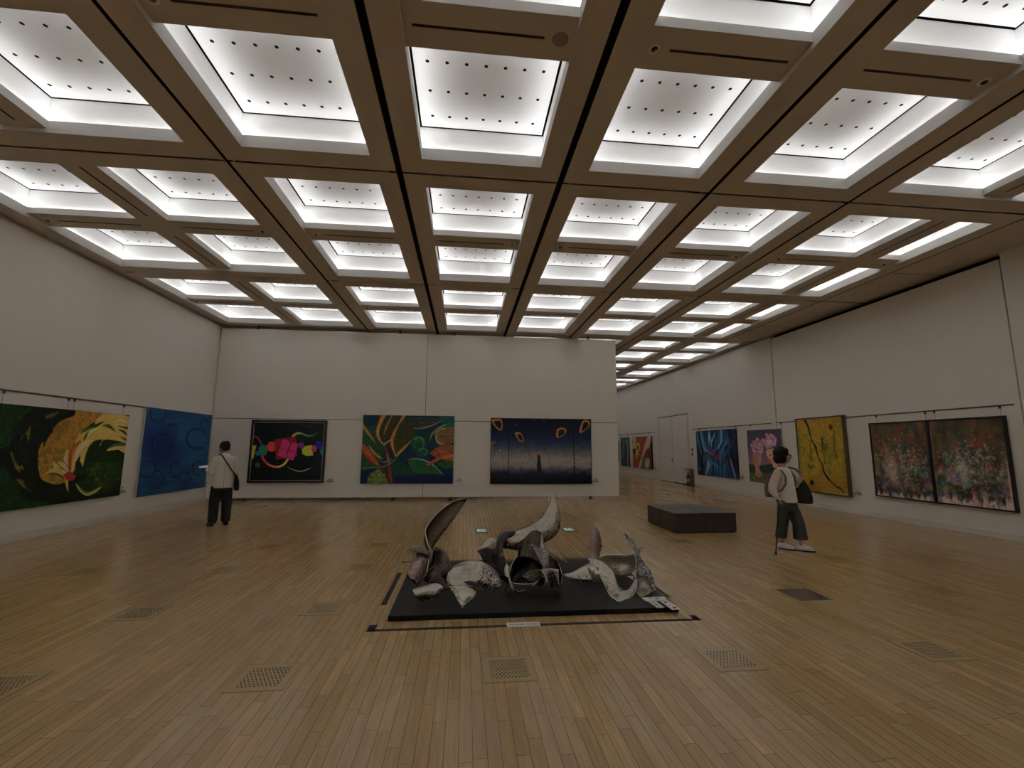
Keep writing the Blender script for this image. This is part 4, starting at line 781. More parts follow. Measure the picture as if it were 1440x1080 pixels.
def canvas(t, wall, a0, a1, z0, z1, off, thick, alb, edge, name='canvas'):
    """painted front as a fine grid, with the four canvas edges"""
    ny, nx = alb.shape[:2]
    mb = MB()
    A = np.linspace(a0, a1, nx); Z = np.linspace(z1, z0, ny)
    inv = parent_matrix(t).inverted()
    V = []; 
    for z in Z:
        for a in A: V.append(wall(a, z, off+thick))
    n = len(V); F = []
    idx = np.arange(nx*ny).reshape(ny, nx)
    q = np.stack([idx[:-1,:-1], idx[1:,:-1], idx[1:,1:], idx[:-1,1:]], -1).reshape(-1, 4)
    F = q.tolist(); MI = [0]*len(F)
    cs = [(a0, z1), (a1, z1), (a1, z0), (a0, z0)]
    for k in range(4):
        (p, r), (p2, r2) = cs[k], cs[(k+1) % 4]; b = len(V)
        V += [wall(p, r, off), wall(p2, r2, off), wall(p2, r2, off+thick), wall(p, r, off+thick)]; F.append((b, b+1, b+2, b+3)); MI.append(1)
    b = len(V); V += [wall(p, r, off) for p, r in cs]; F.append((b, b+1, b+2, b+3)); MI.append(1)
    me = bpy.data.meshes.new(name)
    me.from_pydata([tuple(inv @ (Vector(p)*S)) for p in V], [], F)
    me.materials.append(M['paint']); me.materials.append(edge)
    me.polygons.foreach_set('material_index', MI)
    at = me.attributes.new('pigment', 'FLOAT_COLOR', 'POINT')
    colr = np.ones((len(V), 4), np.float32); colr[:n, :3] = alb.reshape(-1, 3); at.data.foreach_set('color', colr.ravel())
    me.update(); o = bpy.data.objects.new(name, me); COL.objects.link(o); o.parent = t
    return o

def frame(t, wall, a0, a1, z0, z1, wd, depth, m, name='frame', off=0.014):
    mb = MB(); s = 1 if a1 > a0 else -1
    def bar(p0, p1, r0, r1):
        P = [wall(p, r, o) for o in (off, off+depth) for p, r in ((p0, r0), (p1, r0), (p1, r1), (p0, r1))]
        n = len(mb.v); mb.v += P
        for f in ((0,1,2,3),(4,5,6,7),(0,1,5,4),(1,2,6,5),(2,3,7,6),(3,0,4,7)): mb.f.append(tuple(n+i for i in f)); mb.m.append(0)
    bar(a0, a1, z1-wd, z1); bar(a0, a1, z0, z0+wd); bar(a0, a0+s*wd, z0+wd, z1-wd); bar(a1-s*wd, a1, z0+wd, z1-wd)
    return mb.build(name, m, t)

def hook(t, wall, a, ztop, zrail):
    mb = MB(); mb.tube([wall(a, ztop-0.02, 0.017), wall(a, zrail-0.03, 0.021)], 0.0022, 5)
    p = wall(a, zrail-0.035, 0.0235); mb.box(p[0]-0.0105, p[0]+0.0105, p[1]-0.0105, p[1]+0.0105, zrail-0.05, zrail+0.004); mb.build('hanging_wire', M['rail'], t)

def painting(wall, a0, a1, z0, z1, label, alb, edge, thick=0.035, fr=None, hooks=(), rail=None, lip=None):
    t = thing('painting', label, 'painting', wall((a0+a1)/2, z0, 0.02))
    if fr is None: canvas(t, wall, a0, a1, z0, z1, 0.014, thick, alb, edge)
    else:
        wd, dp, fm = fr; s = 1 if a1 > a0 else -1
        frame(t, wall, a0, a1, z0, z1, wd, dp, fm)
        i = wd
        if lip:
            frame(t, wall, a0+s*wd, a1-s*wd, z0+wd, z1-wd, lip[0], lip[1], lip[2], 'inner_lip'); i += lip[0]
        canvas(t, wall, a0+s*i, a1-s*i, z0+i, z1-i, 0.015, max(0.012, dp-0.018), alb, edge)
    for h in hooks: hook(t, wall, h, z1, rail)
    return t

# picture rails
def rail(wall, a0, a1, z, label, h=0.011):
    mb = MB(); P = [wall(a, zz, o) for o in (0.0, 0.012) for a, zz in ((a0, z-h), (a1, z-h), (a1, z+h), (a0, z+h))]
    n = 0; mb.v += P
    for f in ((0,1,2,3),(4,5,6,7),(0,1,5,4),(1,2,6,5),(2,3,7,6),(3,0,4,7)): mb.f.append(f); mb.m.append(0)
    tag(mb.build('picture_rail', M['rail']), label, 'picture rail')
rail(on_left, YN+0.1, 12.39, 2.172, 'thin dark picture rail along the left wall', 0.012)
rail(on_back, -6.50, 4.305, 2.105, 'thin grey picture rail across the back partition', 0.007)
rail(on_right, 11.66, 6.20, 2.125, 'thin dark picture rail above the yellow painting and the black framed pair')
rail(on_right, 16.45, 11.90, 2.12, 'thin dark picture rail above the blue fibre painting')
rail(on_right, 26.3, 19.60, 2.115, 'thin dark picture rail above the orange abstract painting beyond the door')
rail(on_right, 5.98, 1.2, 2.125, 'thin dark picture rail past the wall seam by the black framed pair')

DK, CV = M['dark_edge'], M['canvas_edge']
painting(on_left, 6.865, 9.455, 0.46, 1.977, 'unframed painting of a black and yellow whirl with a red flower on green', art_whirl(), DK, 0.03, hooks=(7.04, 8.10, 8.213, 9.32), rail=2.172)
painting(on_left, 9.90, 12.32, 0.365, 2.18, 'unframed blue painting of dark rings', art_bubbles(), CV, 0.035)
painting(on_back, -5.525, -3.637, 0.462, 2.072, 'black framed painting of bright paper-like shapes and a pink square', art_shapes(), DK, fr=(0.055, 0.05, M['frame']), lip=(0.009, 0.047, M['alu']), hooks=(-5.40, -3.73), rail=2.105)
painting(on_back, -2.71, -0.293, 0.431, 2.238, 'unframed painting of an orange branching forest in blue and green', art_forest(), DK, 0.035)
painting(on_back, 0.702, 3.523, 0.412, 2.202, 'dark blue painting of gold rings over a pale mist with a dark tower', art_night(), DK, fr=(0.012, 0.045, M['frame']))
painting(on_right, 16.016, 13.53, 0.448, 2.033, 'blue painting of flowing dark fibres with red strokes', art_fibres(), DK, 0.04, hooks=(15.83, 13.56), rail=2.12)
painting(on_right, 12.96, 11.47, 0.43, 1.952, 'painting of two flesh-coloured stalks topped with pale bubbles', art_coral(), CV, 0.04, hooks=(12.817, 11.483), rail=2.12)
painting(on_right, 10.85, 9.37, 0.352, 2.178, 'bronze framed yellow painting with a crack line and a red dot', art_yellow(), DK, fr=(0.032, 0.085, M['gold_frame']), lip=(0.012, 0.07, M['gold_lip']))
painting(on_right, 8.744, 7.532, 0.448, 1.958, 'black framed drip painting with a pale column, next to the yellow painting', art_drip('drip_a', 1), DK, fr=(0.026, 0.06, M['frame']), hooks=(8.60, 7.579), rail=2.125)
painting(on_right, 7.528, 6.316, 0.448, 1.958, 'black framed drip painting with a pink lower edge, next to the wall seam', art_drip('drip_b', 2), DK, fr=(0.026, 0.06, M['frame']), hooks=(7.41, 6.38), rail=2.125)
painting(on_right, 22.44, 20.08, 0.436, 1.95, 'orange brown abstract painting with yellow and green shapes beside the white double door', art_orange(), DK, 0.05, hooks=(22.2, 20.4), rail=2.115)
painting(on_right, 24.26, 22.98, 0.438, 1.957, 'narrow teal painting of a dark arch beside the orange painting', art_teal(), DK, 0.035, hooks=(24.05, 23.2), rail=2.115)
painting(on_right, 26.1, 24.60, 0.60, 1.75, 'brown painting mostly hidden behind the back partition edge', art_amber(), DK, 0.03, hooks=(25.8, 24.9), rail=2.115)

def card(wall, a, z, label, s=1, dark=True):
    t = thing('caption_card', label, 'caption label', wall(a, z, 0))
    def slab(name, a0, a1, z0, z1, o0, o1, m):
        mb = MB(); P = [wall(p, r, o) for o in (o0, o1) for p, r in ((a0, z0), (a1, z0), (a1, z1), (a0, z1))]; mb.v += P
        for f in ((0,1,2,3),(4,5,6,7),(0,1,5,4),(1,2,6,5),(2,3,7,6),(3,0,4,7)): mb.f.append(f); mb.m.append(0)
        return mb.build(name, m, t)
    slab('plate', a-0.075, a+0.075, z, z+0.11, 0, 0.008, M['card'])
    slab('bottom_strip', a-0.085, a+0.085, z-0.016, z, 0, 0.022, M['ink'])  # dark strip along the card's lower edge
    slab('text_line', a-0.03, a+0.028, z+0.07, z+0.078, 0.008, 0.009, M['ink']); slab('text_line', a-0.055, a+0.058, z+0.022, z+0.036, 0.008, 0.009, M['ink'])
card(on_back, -3.475, 0.50, 'small white caption card beside the pink square painting')
card(on_back, -0.125, 0.51, 'small white caption card beside the orange forest painting')
card(on_back, 3.64, 0.49, 'small white caption card beside the gold rings painting')
card(on_left, 9.56, 0.52, 'small white caption card between the whirl painting and the blue rings painting')
card(on_left, 12.385, 0.46, 'small white caption card in the corner beyond the blue rings painting')
card(on_right, 9.24, 0.45, 'small white caption card beside the yellow painting')
card(on_right, 13.38, 0.52, 'small white caption card beside the blue fibre painting')
card(on_right, 19.85, 0.50, 'small white caption card between the orange painting and the double door')

# light switches and the fire extinguisher by the door
for z, l in ((1.35, 'small dark wall switch plate, the upper of two beside the door'), (1.175, 'small dark wall switch plate, the lower of two beside the door')):
    t = thing('light_switch', l, 'switch', (XR, 16.445, z))
    MB().box(XR-0.012, XR, 16.40, 16.49, z-0.055, z+0.055).build('plate', M['rail'], t); MB().box(XR-0.018, XR-0.012, 16.43, 16.46, z-0.02, z+0.02).build('rocker', M['black'], t)
t = thing('extinguisher_stand', 'dark open stand with a thin top shelf holding the fire extinguisher', 'stand', (8.53, 16.7, 0))
MB().box(8.47, 8.598, 16.36, 17.02, 0.605, 0.622).build('top_shelf', M['black'], t); MB().box(8.475, 8.597, 16.385, 16.41, 0, 0.605).build('side_panel', M['olive'], t); MB().box(8.475, 8.597, 16.385, 17.0, 0, 0.02).build('foot_plate', M['black'], t)
t = thing('fire_extinguisher', 'red fire extinguisher under the thin black shelf beside the double door', 'fire extinguisher', (8.525, 16.70, 0.02))
prof = [(0.0, 0.021), (0.060, 0.021), (0.066, 0.03), (0.066, 0.33), (0.055, 0.375), (0.03, 0.405), (0.02, 0.42)]
a = MB(); a.grid([[(8.525+r*math.cos(k*math.pi/9), 16.70+r*math.sin(k*math.pi/9), z) for k in range(18)] for r, z in prof], close_v=True); a.build('cylinder', M['red'], t, smooth=True)
a = MB(); a.tube([(8.525, 16.70, 0.415), (8.525, 16.70, 0.455)], 0.018, 10); a.box(8.51, 8.54, 16.63, 16.72, 0.455, 0.468); a.box(8.51, 8.54, 16.62, 16.71, 0.482, 0.494); a.tube([(8.525, 16.71, 0.45), (8.525, 16.71, 0.49)], 0.008, 6); a.build('valve_handle', M['black'], t)
a = MB(); a.tube([(8.51, 16.68, 0.44), (8.47, 16.62, 0.43), (8.45, 16.60, 0.33), (8.452, 16.62, 0.2), (8.455, 16.63, 0.12)], 0.009, 8); a.build('hose', M['black'], t, smooth=True)
a = MB(); P = [[(8.525+0.0672*math.cos(th), 16.70+0.0672*math.sin(th), z) for th in [math.pi*(0.85+0.07*k) for k in range(11)]] for z in (0.12, 0.26)]; a.grid(P); a.build('label_sticker', M['card'], t)
# ------------------------------------------------------------------ black display board and its sculpture
BZ = 0.042
t = thing('display_board', 'low black display board on the wooden floor carrying the metal sculpture', 'display board', (0.64, 4.82, 0))
MB().box(-0.593, 1.88, 3.965, 5.70, 0.0, BZ).build('panel', M['board'], t, bevel=0.003)
FIN = {
 'umber':   metal_material('umber_steel', (0.30,0.25,0.20), (0.10,0.045,0.03), 0.35, 1.0, 0.33, 0.34, PALE=0.25),
 'copper':  metal_material('copper_brown_steel', (0.42,0.34,0.30), (0.13,0.06,0.05), 0.0, 1.0, 0.34, 0.38, PALE=0.25),
 'bronze':  metal_material('dark_bronze_steel', (0.10,0.083,0.06), (0.05,0.036,0.016), 0.1, 1.0, 0.34, 0.25, PALE=0.16),
 'silver':  metal_material('brushed_silver_steel', (0.62,0.58,0.52), (0.10,0.075,0.04), 0.4, 1.1, 0.31, 0.20, base2=(0.36,0.33,0.28)),
 'silver_fleck': metal_material('flecked_silver_steel', (0.56,0.52,0.46), (0.075,0.072,0.045), 0.30, 0.72, 0.31, 0.20, base2=(0.36,0.33,0.28), axis='X'),
 'gilt':    metal_material('gilt_flecked_steel', (0.62,0.58,0.50), (0.22,0.15,0.04), 0.2, 1.0, 0.38, 0.32),
 'dark':    metal_material('blackened_steel', (0.045,0.041,0.037), (0.03,0.026,0.018), 0.0, 1.0, 0.30, 0.28, PALE=0.10),
 'flame':   metal_material('heat_tinted_steel', (0.58,0.51,0.43), (0.14,0.08,0.055), 0.45, 1.1, 0.34, 0.22),
 'amber':   metal_material('amber_steel', (0.42,0.29,0.17), (0.14,0.07,0.03), 0.2, 1.2, 0.30, 0.32),
 'steel':   metal_material('grey_mottled_steel', (0.46,0.42,0.37), (0.12,0.10,0.08), -0.4, 1.0, 0.38, 0.36),
 'mottled': metal_material('pale_mottled_steel', (0.42,0.42,0.39), (0.10,0.095,0.08), -1.0, 0.4, 0.40, 0.36),
 'polished': mat('polished_steel', (0.8,0.78,0.74), 0.25, metal=1.0),
}
RIM = mat('bright_cut_edge', (0.85, 0.82, 0.77), 0.3, metal=1.0)

def cat1(p, n):
    """resample a list of points with a Catmull-Rom spline, n steps per span"""
    Q = [p[0]*2-p[1]] + p + [p[-1]*2-p[-2]]; out = []
    for i in range(1, len(Q)-2):
        a, b, c, d = Q[i-1:i+3]
        for k in range(n):
            t_ = k/n; out.append(0.5*((2*b)+(c-a)*t_+(2*a-5*b+4*c-d)*t_*t_+(3*b-a-3*c+d)*t_**3))
    out.append(Q[-2]); return out

def sheet(name, fin, secs, parent):
    A = cat1([Vector(s[0]) for s in secs], 7); B = cat1([Vector(s[1]) for s in secs], 7); bl = [s[2] for s in secs]
    N = len(A); J = 9; P = []; V = []; UV = []; last = None
    raw = []
    for i in range(N):
        a_, b_ = max(i-2, 0), min(i+2, N-1); n = (B[i]-A[i]).cross(A[b_]+B[b_]-A[a_]-B[a_]); raw.append(n.normalized() if n.length > 1e-9 else Vector((0, 0, 0)))
    for i in range(1, N):
        if raw[i].dot(raw[i-1]) < 0: raw[i] = -raw[i]
    tot = sum((r_ for r_ in raw), Vector())
    sg = -1 if tot.y > 0 else 1
    for i in range(N):
        n = sum((raw[k] for k in range(max(0, i-9), min(N, i+10))), Vector())*sg; n = n.normalized() if n.length > 1e-9 else Vector((0, -1, 0))
        f = i/(N-1)*(len(bl)-1); k = min(int(f), len(bl)-2); bulge = bl[k]+(bl[k+1]-bl[k])*(f-k); w_ = B[i]-A[i]
        for j in range(J):
            v = j/(J-1); p = A[i].lerp(B[i], v)+n*bulge*min(1.0, w_.length/0.25)*(1-(2*v-1)**2)
            p.z = max(p.z, BZ+0.004); V.append(p); UV.append((i/(N-1), v))
    me = bpy.data.meshes.new(name); inv = parent_matrix(parent).inverted(); F = []
    for i in range(N-1):
        for j in range(J-1): F.append((i*J+j, i*J+j+1, (i+1)*J+j+1, (i+1)*J+j))
    me.from_pydata([tuple(inv @ (p*S)) for p in V], [], F)
    me.materials.append(FIN[fin]); me.materials.append(RIM)
    uv = me.uv_layers.new(name='UVMap')
    for l in me.loops: uv.data[l.index].uv = UV[l.vertex_index]
    me.polygons.foreach_set('use_smooth', [True]*len(me.polygons)); me.update()
    o = bpy.data.objects.new(name, me); COL.objects.link(o); o.parent = parent
    md = o.modifiers.new('gauge', 'SOLIDIFY'); md.thickness = 0.0055*S; md.offset = 0; md.material_offset_rim = 1; md.use_even_offset = False
    return o
for data, org, lab in ((SCULPT_LEFT, (-0.1, 4.5, BZ), 'twisted sheet metal sculpture whose tall dark blade leans over its silver petals'),
                       (SCULPT_MID, (0.5, 4.6, BZ), 'sheet metal sculpture of dark bowl and hoops crowned by a forked flame'),
                       (SCULPT_RIGHT, (1.3, 4.5, BZ), 'sheet metal sculpture of a wide silver S-ribbon beside the white cards')):
    t = thing('metal_sculpture', lab, 'sculpture', org, 0, 'sheet metal sculptures on the black board')
    for name, fin, secs in data: sheet(name, fin, secs, t)

def flat_card(pts, label, marks):
    """card lying on the board: four corners, and dark printed marks given as (u, v, su, sv)"""
    z0, z1 = BZ, BZ+0.006; cx = sum(p[0] for p in pts)/4; cy = sum(p[1] for p in pts)/4
    t = thing('title_card', label, 'caption label', (cx, cy, z0), 0, 'white cards on the black board')
    mb = MB(); mb.v += [(x, y, z0) for x, y in pts]+[(x, y, z1) for x, y in pts]
    for f in ((3,2,1,0),(4,5,6,7),(0,1,5,4),(1,2,6,5),(2,3,7,6),(3,0,4,7)): mb.f.append(f); mb.m.append(0)
    mb.build('card', M['card'], t)
    P = [Vector((x, y, z1+0.0006)) for x, y in pts]
    L = lambda u, v: P[0].lerp(P[1], u).lerp(P[3].lerp(P[2], u), v)
    mk = MB()
    for u, v, su, sv in marks: mk.quad(L(u-su, v-sv), L(u+su, v-sv), L(u+su, v+sv), L(u-su, v+sv))
    mk.build('lettering', M['ink'], t)
flat_card([(1.648,4.215),(1.872,4.231),(1.853,4.128),(1.656,4.123)], 'wide white card lying at the back of the three cards on the black board', [(0.35,.25,.06,.1),(0.62,.4,.1,.1),(0.45,.7,.2,.04)])
flat_card([(1.668,4.118),(1.738,4.118),(1.744,3.955),(1.683,3.955)], 'small white card lying nearest the metal ribbon in front of the wide card', [(.5,.2,.2,.07),(.5,.45,.15,.05),(.5,.62,.2,.06),(.5,.85,.15,.05)])
flat_card([(1.780,4.110),(1.856,4.125),(1.868,3.905),(1.792,3.895)], 'long white card lying along the edge of the black board', [(.4,.2,.2,.08),(.5,.5,.1,.04),(.55,.82,.22,.08)])

# tape outline round the board and its notice
def tape(polys, label):
    mb = MB()
    for x0, x1, y0, y1 in polys: mb.box(x0, x1, y0, y1, 0.0, 0.0015)
    return tag(mb.build('floor_tape', M['tape']), label, 'floor tape', 'black tape lines around the board')
tape([(-0.70, 1.975, 3.775, 3.815), (-0.725, -0.665, 3.775, 3.905), (1.93, 1.985, 3.775, 3.885)], 'long black floor tape line with turned up ends in front of the display board')
tape([(-0.722, -0.675, 4.36, 5.40)], 'short black floor tape strip along the board side with the tall dark blade')
tape([(1.945, 1.990, 4.35, 5.40)], 'short black floor tape strip along the board side with the white cards')
tape([(-0.70, 1.99, 5.895, 5.925), (-0.735, -0.68, 5.84, 5.925), (1.94, 1.995, 5.84, 5.925)], 'long black floor tape line behind the display board')
t = thing('floor_notice', 'small white printed notice strip lying on the tape in front of the board', 'notice', (0.50, 3.80, 0))
MB().box(0.365, 0.632, 3.765, 3.848, 0.0016, 0.004).build('strip', M['card'], t)
mk = MB(); x = 0.385; r = random.Random(5)
for i in range(24):
    if i == 14: x += 0.012
    w_ = 0.0065; mk.quad((x, 3.795, .0045), (x+w_, 3.795, .0045), (x+w_, 3.805, .0045), (x, 3.805, .0045))
    if i % 3 != 1: mk.quad((x, 3.81, .0045), (x+w_*r.uniform(.5,1), 3.81, .0045), (x+w_, 3.818, .0045), (x, 3.818, .0045))
    if i % 2: mk.quad((x+.002, 3.79, .0045), (x+.0045, 3.79, .0045), (x+.0045, 3.823, .0045), (x+.002, 3.823, .0045))
    x += 0.0093
mk.build('lettering', M['ink'], t)

# ------------------------------------------------------------------ floor fittings
def make_vent(label):
    t = thing('floor_vent', label, 'floor vent', (0, 0, 0), 0, 'square floor vents')
    a = MB(); a.box(-0.165, 0.165, -0.165, 0.165, 0.0, 0.0022); a.build('perforated_plate', M['vent'], t, world=False)
    a = MB()
    for x0, x1, y0, y1 in ((-0.169,0.169,-0.169,-0.165),(-0.169,0.169,0.165,0.169),(-0.169,-0.165,-0.165,0.165),(0.165,0.169,-0.165,0.165)): a.box(x0, x1, y0, y1, 0, 0.0026)
    a.build('edge_frame', M['vent_edge'], t, world=False)
    return t
GX = {-3: -4.21, -2: -2.705, -1: -1.195, 0: 0.31, 1: 1.815, 2: 3.33, 3: 4.835, -4: -5.72, 4: 6.34, 5: 7.85}
vents = [(0, 3.10, 'in front of the middle of the black board'), (-1, 3.13, 'in front of the black board, on the tall blade side'), (1, 3.10, 'in front of the black board near the white cards corner'),
         (2, 3.10, 'in the front row before the walking person'), (-2, 3.15, 'at the front edge, far from the board'),
         (-1, 4.33, 'beside the short tape strip by the tall dark blade'), (-2, 4.34, 'two bays out from the tape strip by the tall dark blade'), (3, 4.32, 'beyond the dark grille, near the framed pair'),
         (-1, 5.71, 'behind the tall blade, level with the back of the board'), (-2, 5.71, 'two bays out, level with the back of the board'), (-3, 5.75, 'three bays out, below the whirl painting'),
         (3, 5.60, 'just past the walking person'), (2, 6.85, 'between the grey bench and the black board'), (-1, 6.9, 'midway between the tall blade and the forest painting'), (-2, 6.9, 'midway to the pink square painting'), (0, 6.9, 'between the sculpture and lit floor signs')]
proto = None
for i, y, l in vents:
    lab = 'perforated brass floor vent ' + l
    if proto is None: proto = make_vent(lab); proto.location = Vector((GX[i], y, 0))*S
    else: copy_thing(proto, (GX[i], y, 0), lab)
t = thing('floor_grille', 'dark bronze square floor grille in front of the walking person', 'floor vent', (3.33, 4.32, 0))
a = MB()
for x0, x1, y0, y1 in ((-0.17,0.17,-0.17,-0.155),(-0.17,0.17,0.155,0.17),(-0.17,-0.155,-0.155,0.155),(0.155,0.17,-0.155,0.155)): a.box(x0, x1, y0, y1, 0, 0.004)
a.build('rim', M['vent_dark'], t, world=False)
a = MB(); a.box(-0.155, 0.155, -0.155, 0.155, 0, 0.002, 1)
for k in range(15): a.box(-0.155, 0.155, -0.150+k*0.0207, -0.142+k*0.0207, 0.001, 0.0035)
a.build('slat_panel', [M['vent_dark'], M['olive']], t, world=False)

def floor_sign(x, y, label):
    t = thing('floor_exit_sign', label, 'floor sign', (x, y, 0), 0, 'lit floor exit signs')
    a = MB()
    for x0, x1, y0, y1 in ((-0.10,0.10,-0.225,-0.13),(-0.10,0.10,0.13,0.225),(-0.10,-0.075,-0.13,0.13),(0.075,0.10,-0.13,0.13)): a.box(x0, x1, y0, y1, 0, 0.006)
    a.build('frame', M['sign_frame'], t, world=False)
    MB().box(-0.075, 0.075, -0.13, 0.13, 0, 0.004).build('lit_panel', M['exit'], t, world=False)
    a = MB(); z = 0.0046
    a.quad((-.02,.02,z),(.0,.02,z),(.012,.075,z),(-.008,.075,z)); a.disc((.005,.092,z),.012,'z',10); a.quad((0,.02,z),(.035,-.02,z),(.022,-.03,z),(-.01,.0,z)); a.quad((-.02,.02,z),(-.045,-.04,z),(-.03,-.045,z),(-.004,.012,z)); a.quad((.04,-.07,z),(.055,-.07,z),(.055,.1,z),(.04,.1,z)); a.quad((-.05,-.1,z),(.055,-.1,z),(.055,-.085,z),(-.05,-.085,z))
    a.build('pictogram', M['exit_green'], t, world=False)
floor_sign(0.315, 7.92, 'lit pale green floor exit sign between the tall blade and the forked flame')
floor_sign(1.82, 7.91, 'lit pale green floor exit sign beside the forked flame, toward the bench')

# ------------------------------------------------------------------ bench of four upholstered blocks
t = thing('upholstered_bench', 'low square dark brown upholstered bench of four joined blocks', 'bench', (4.06, 7.98, 0), math.radians(0.5))
g = 0.003; hw = 0.553
for sx in (-1, 1):
    for sy in (-1, 1):
        x0, x1 = sorted((sx*g, sx*hw)); y0, y1 = sorted((sy*g, sy*hw))
        MB().box(x0, x1, y0, y1, 0.022, 0.330).build('seat_block', M['bench'], t, bevel=0.012, world=False)
MB().box(-hw+0.025, hw-0.025, -hw+0.025, hw-0.025, 0.0, 0.022).build('plinth', M['black'], t, world=False)
# ------------------------------------------------------------------ people
M['skin'] = mat('skin', (0.50, 0.31, 0.215), 0.5, bump=0.03, bscale=150)
M['lips'] = mat('lips', (0.38, 0.15, 0.12), 0.45)
M['eye'] = mat('eye_dark', (0.03, 0.025, 0.022), 0.3)
M['hair'] = mat('black_hair', (0.008, 0.007, 0.007), 0.6, spec=0.25, bump=0.5, bscale=90)
M['jacket'] = mat('cream_jacket_cloth', (0.70, 0.65, 0.55), 0.85, bump=0.12, bscale=25)
M['trousers'] = mat('black_trouser_cloth', (0.012, 0.012, 0.014), 0.85, bump=0.15, bscale=20)
M['shoe_black'] = mat('black_leather', (0.012, 0.011, 0.011), 0.35)
M['bag_navy'] = mat('dark_navy_canvas', (0.013, 0.014, 0.020), 0.75)
M['shirt'] = mat('white_shirt', (0.80, 0.77, 0.72), 0.8)
M['blouse'] = mat('white_knit', (0.80, 0.76, 0.71), 0.85, bump=0.2, bscale=60)
M['sleeve'] = mat('sheer_beige_sleeve', (0.66, 0.53, 0.43), 0.8, bump=0.2, bscale=40)
M['check'] = plaid_material()
M['sneaker'] = mat('white_sneaker', (0.74, 0.72, 0.70), 0.6)
M['sole'] = mat('dark_rubber', (0.02, 0.02, 0.02), 0.6)
M['pack'] = mat('brown_grey_canvas', (0.17, 0.125, 0.095), 0.8)
M['tote'] = mat('dark_green_nylon', (0.022, 0.028, 0.022), 0.55, bump=0.25, bscale=14)
M['cane'] = mat('black_cane', (0.013, 0.012, 0.012), 0.35)
M['paper'] = mat('white_paper', (0.85, 0.84, 0.82), 0.6)

def blob(name, mb, m, parent, voxel=0.007, sm=5, paint=None):
    """fuse overlapping closed shapes into one continuous skin"""
    me = bpy.data.meshes.new('fuse'); me.from_pydata([tuple(Vector(p)*S) for p in mb.v], [], mb.f); me.update()
    bm = bmesh.new(); bm.from_mesh(me); bmesh.ops.recalc_face_normals(bm, faces=bm.faces); bm.to_mesh(me); bm.free()
    tmp = bpy.data.objects.new('fuse', me); COL.objects.link(tmp)
    r = tmp.modifiers.new('r', 'REMESH'); r.mode = 'VOXEL'; r.voxel_size = voxel*S; r.adaptivity = 0.0
    s = tmp.modifiers.new('s', 'SMOOTH'); s.iterations = sm; s.factor = 0.5
    dg = bpy.context.evaluated_depsgraph_get(); out = bpy.data.meshes.new_from_object(tmp.evaluated_get(dg)); out.name = name
    bpy.data.objects.remove(tmp); bpy.data.meshes.remove(me)
    out.materials.clear()
    for x in (m if isinstance(m, (list, tuple)) else [m]): out.materials.append(x)
    out.polygons.foreach_set('use_smooth', [True]*len(out.polygons))
    if paint:
        for p in out.polygons:
            c = p.center/S
            for (q, rr, mi) in paint:
                if all(abs((c-Vector(q))[k]) < rr[k] for k in range(3)): p.material_index = mi
    out.update(); o = bpy.data.objects.new(name, out); COL.objects.link(o); o.parent = parent; return o

def chain(mb, pts, rad, seg=14):
    """limb: tube with rounded ends"""
    mb.tube(pts, rad, seg)
    for p, r in ((pts[0], rad[0]), (pts[-1], rad[-1])):
        r = r if isinstance(r, (tuple, list)) else (r, r); mb.ball(p, min(r), 12, 8)
    for p, r in list(zip(pts, rad))[1:-1]:
        r = r if isinstance(r, (tuple, list)) else (r, r); mb.ball(p, min(r)*0.99, 12, 8)

def rings(mb, R, seg=28):
    """closed torso-like loft of ellipses (cx, cy, z, rx, ry)"""
    mb.grid([[(cx+rx*math.cos(2*math.pi*k/seg), cy+ry*math.sin(2*math.pi*k/seg), z) for k in range(seg)] for cx, cy, z, rx, ry in R], close_v=True, cap=True)

def hand(mb, w, d, n, thumb, curl=0.45, k=0.92):
    """palm, four fingers of unequal length bent towards the palm normal n, and a thumb leaving the side of the palm"""
    w = Vector(w); d = Vector(d).normalized(); n = (Vector(n)-d*Vector(n).dot(d)).normalized(); s = Vector(thumb); s = (s-d*s.dot(d)-n*s.dot(n)).normalized()
    R = Matrix((s, d, n)).transposed()
    mb.ball(w+d*0.042*k, (0.037*k, 0.050*k, 0.016*k), 14, 10, R); mb.ball(w, (0.024*k, 0.03*k, 0.019*k), 12, 8, R)
    for i, (o, L) in enumerate(((0.028, 0.066), (0.0095, 0.074), (-0.0095, 0.069), (-0.027, 0.054))):
        p = w+d*0.082*k+s*o*k; a = 0.25*curl; P = [p-d*0.02*k]; q = p; P.append(q)
        for j, f in enumerate((0.45, 0.32, 0.23)):
            a += curl*(0.75+0.12*i); q = q+(d*math.cos(a)+n*math.sin(a))*L*f*k; P.append(q)
        chain(mb, P, [0.0085*k, 0.0085*k, 0.0082*k, 0.0075*k, 0.0065*k], 8)
    b = w+d*0.022*k+s*0.028*k; P = [b-s*0.014*k, b, b+(s*0.7+d*0.6+n*0.35)*0.034*k, b+(s*0.75+d*1.35+n*0.85)*0.034*k, b+(s*0.6+d*1.9+n*1.3)*0.034*k]
    chain(mb, P, [0.012*k, 0.0115*k, 0.010*k, 0.009*k, 0.0075*k], 8)

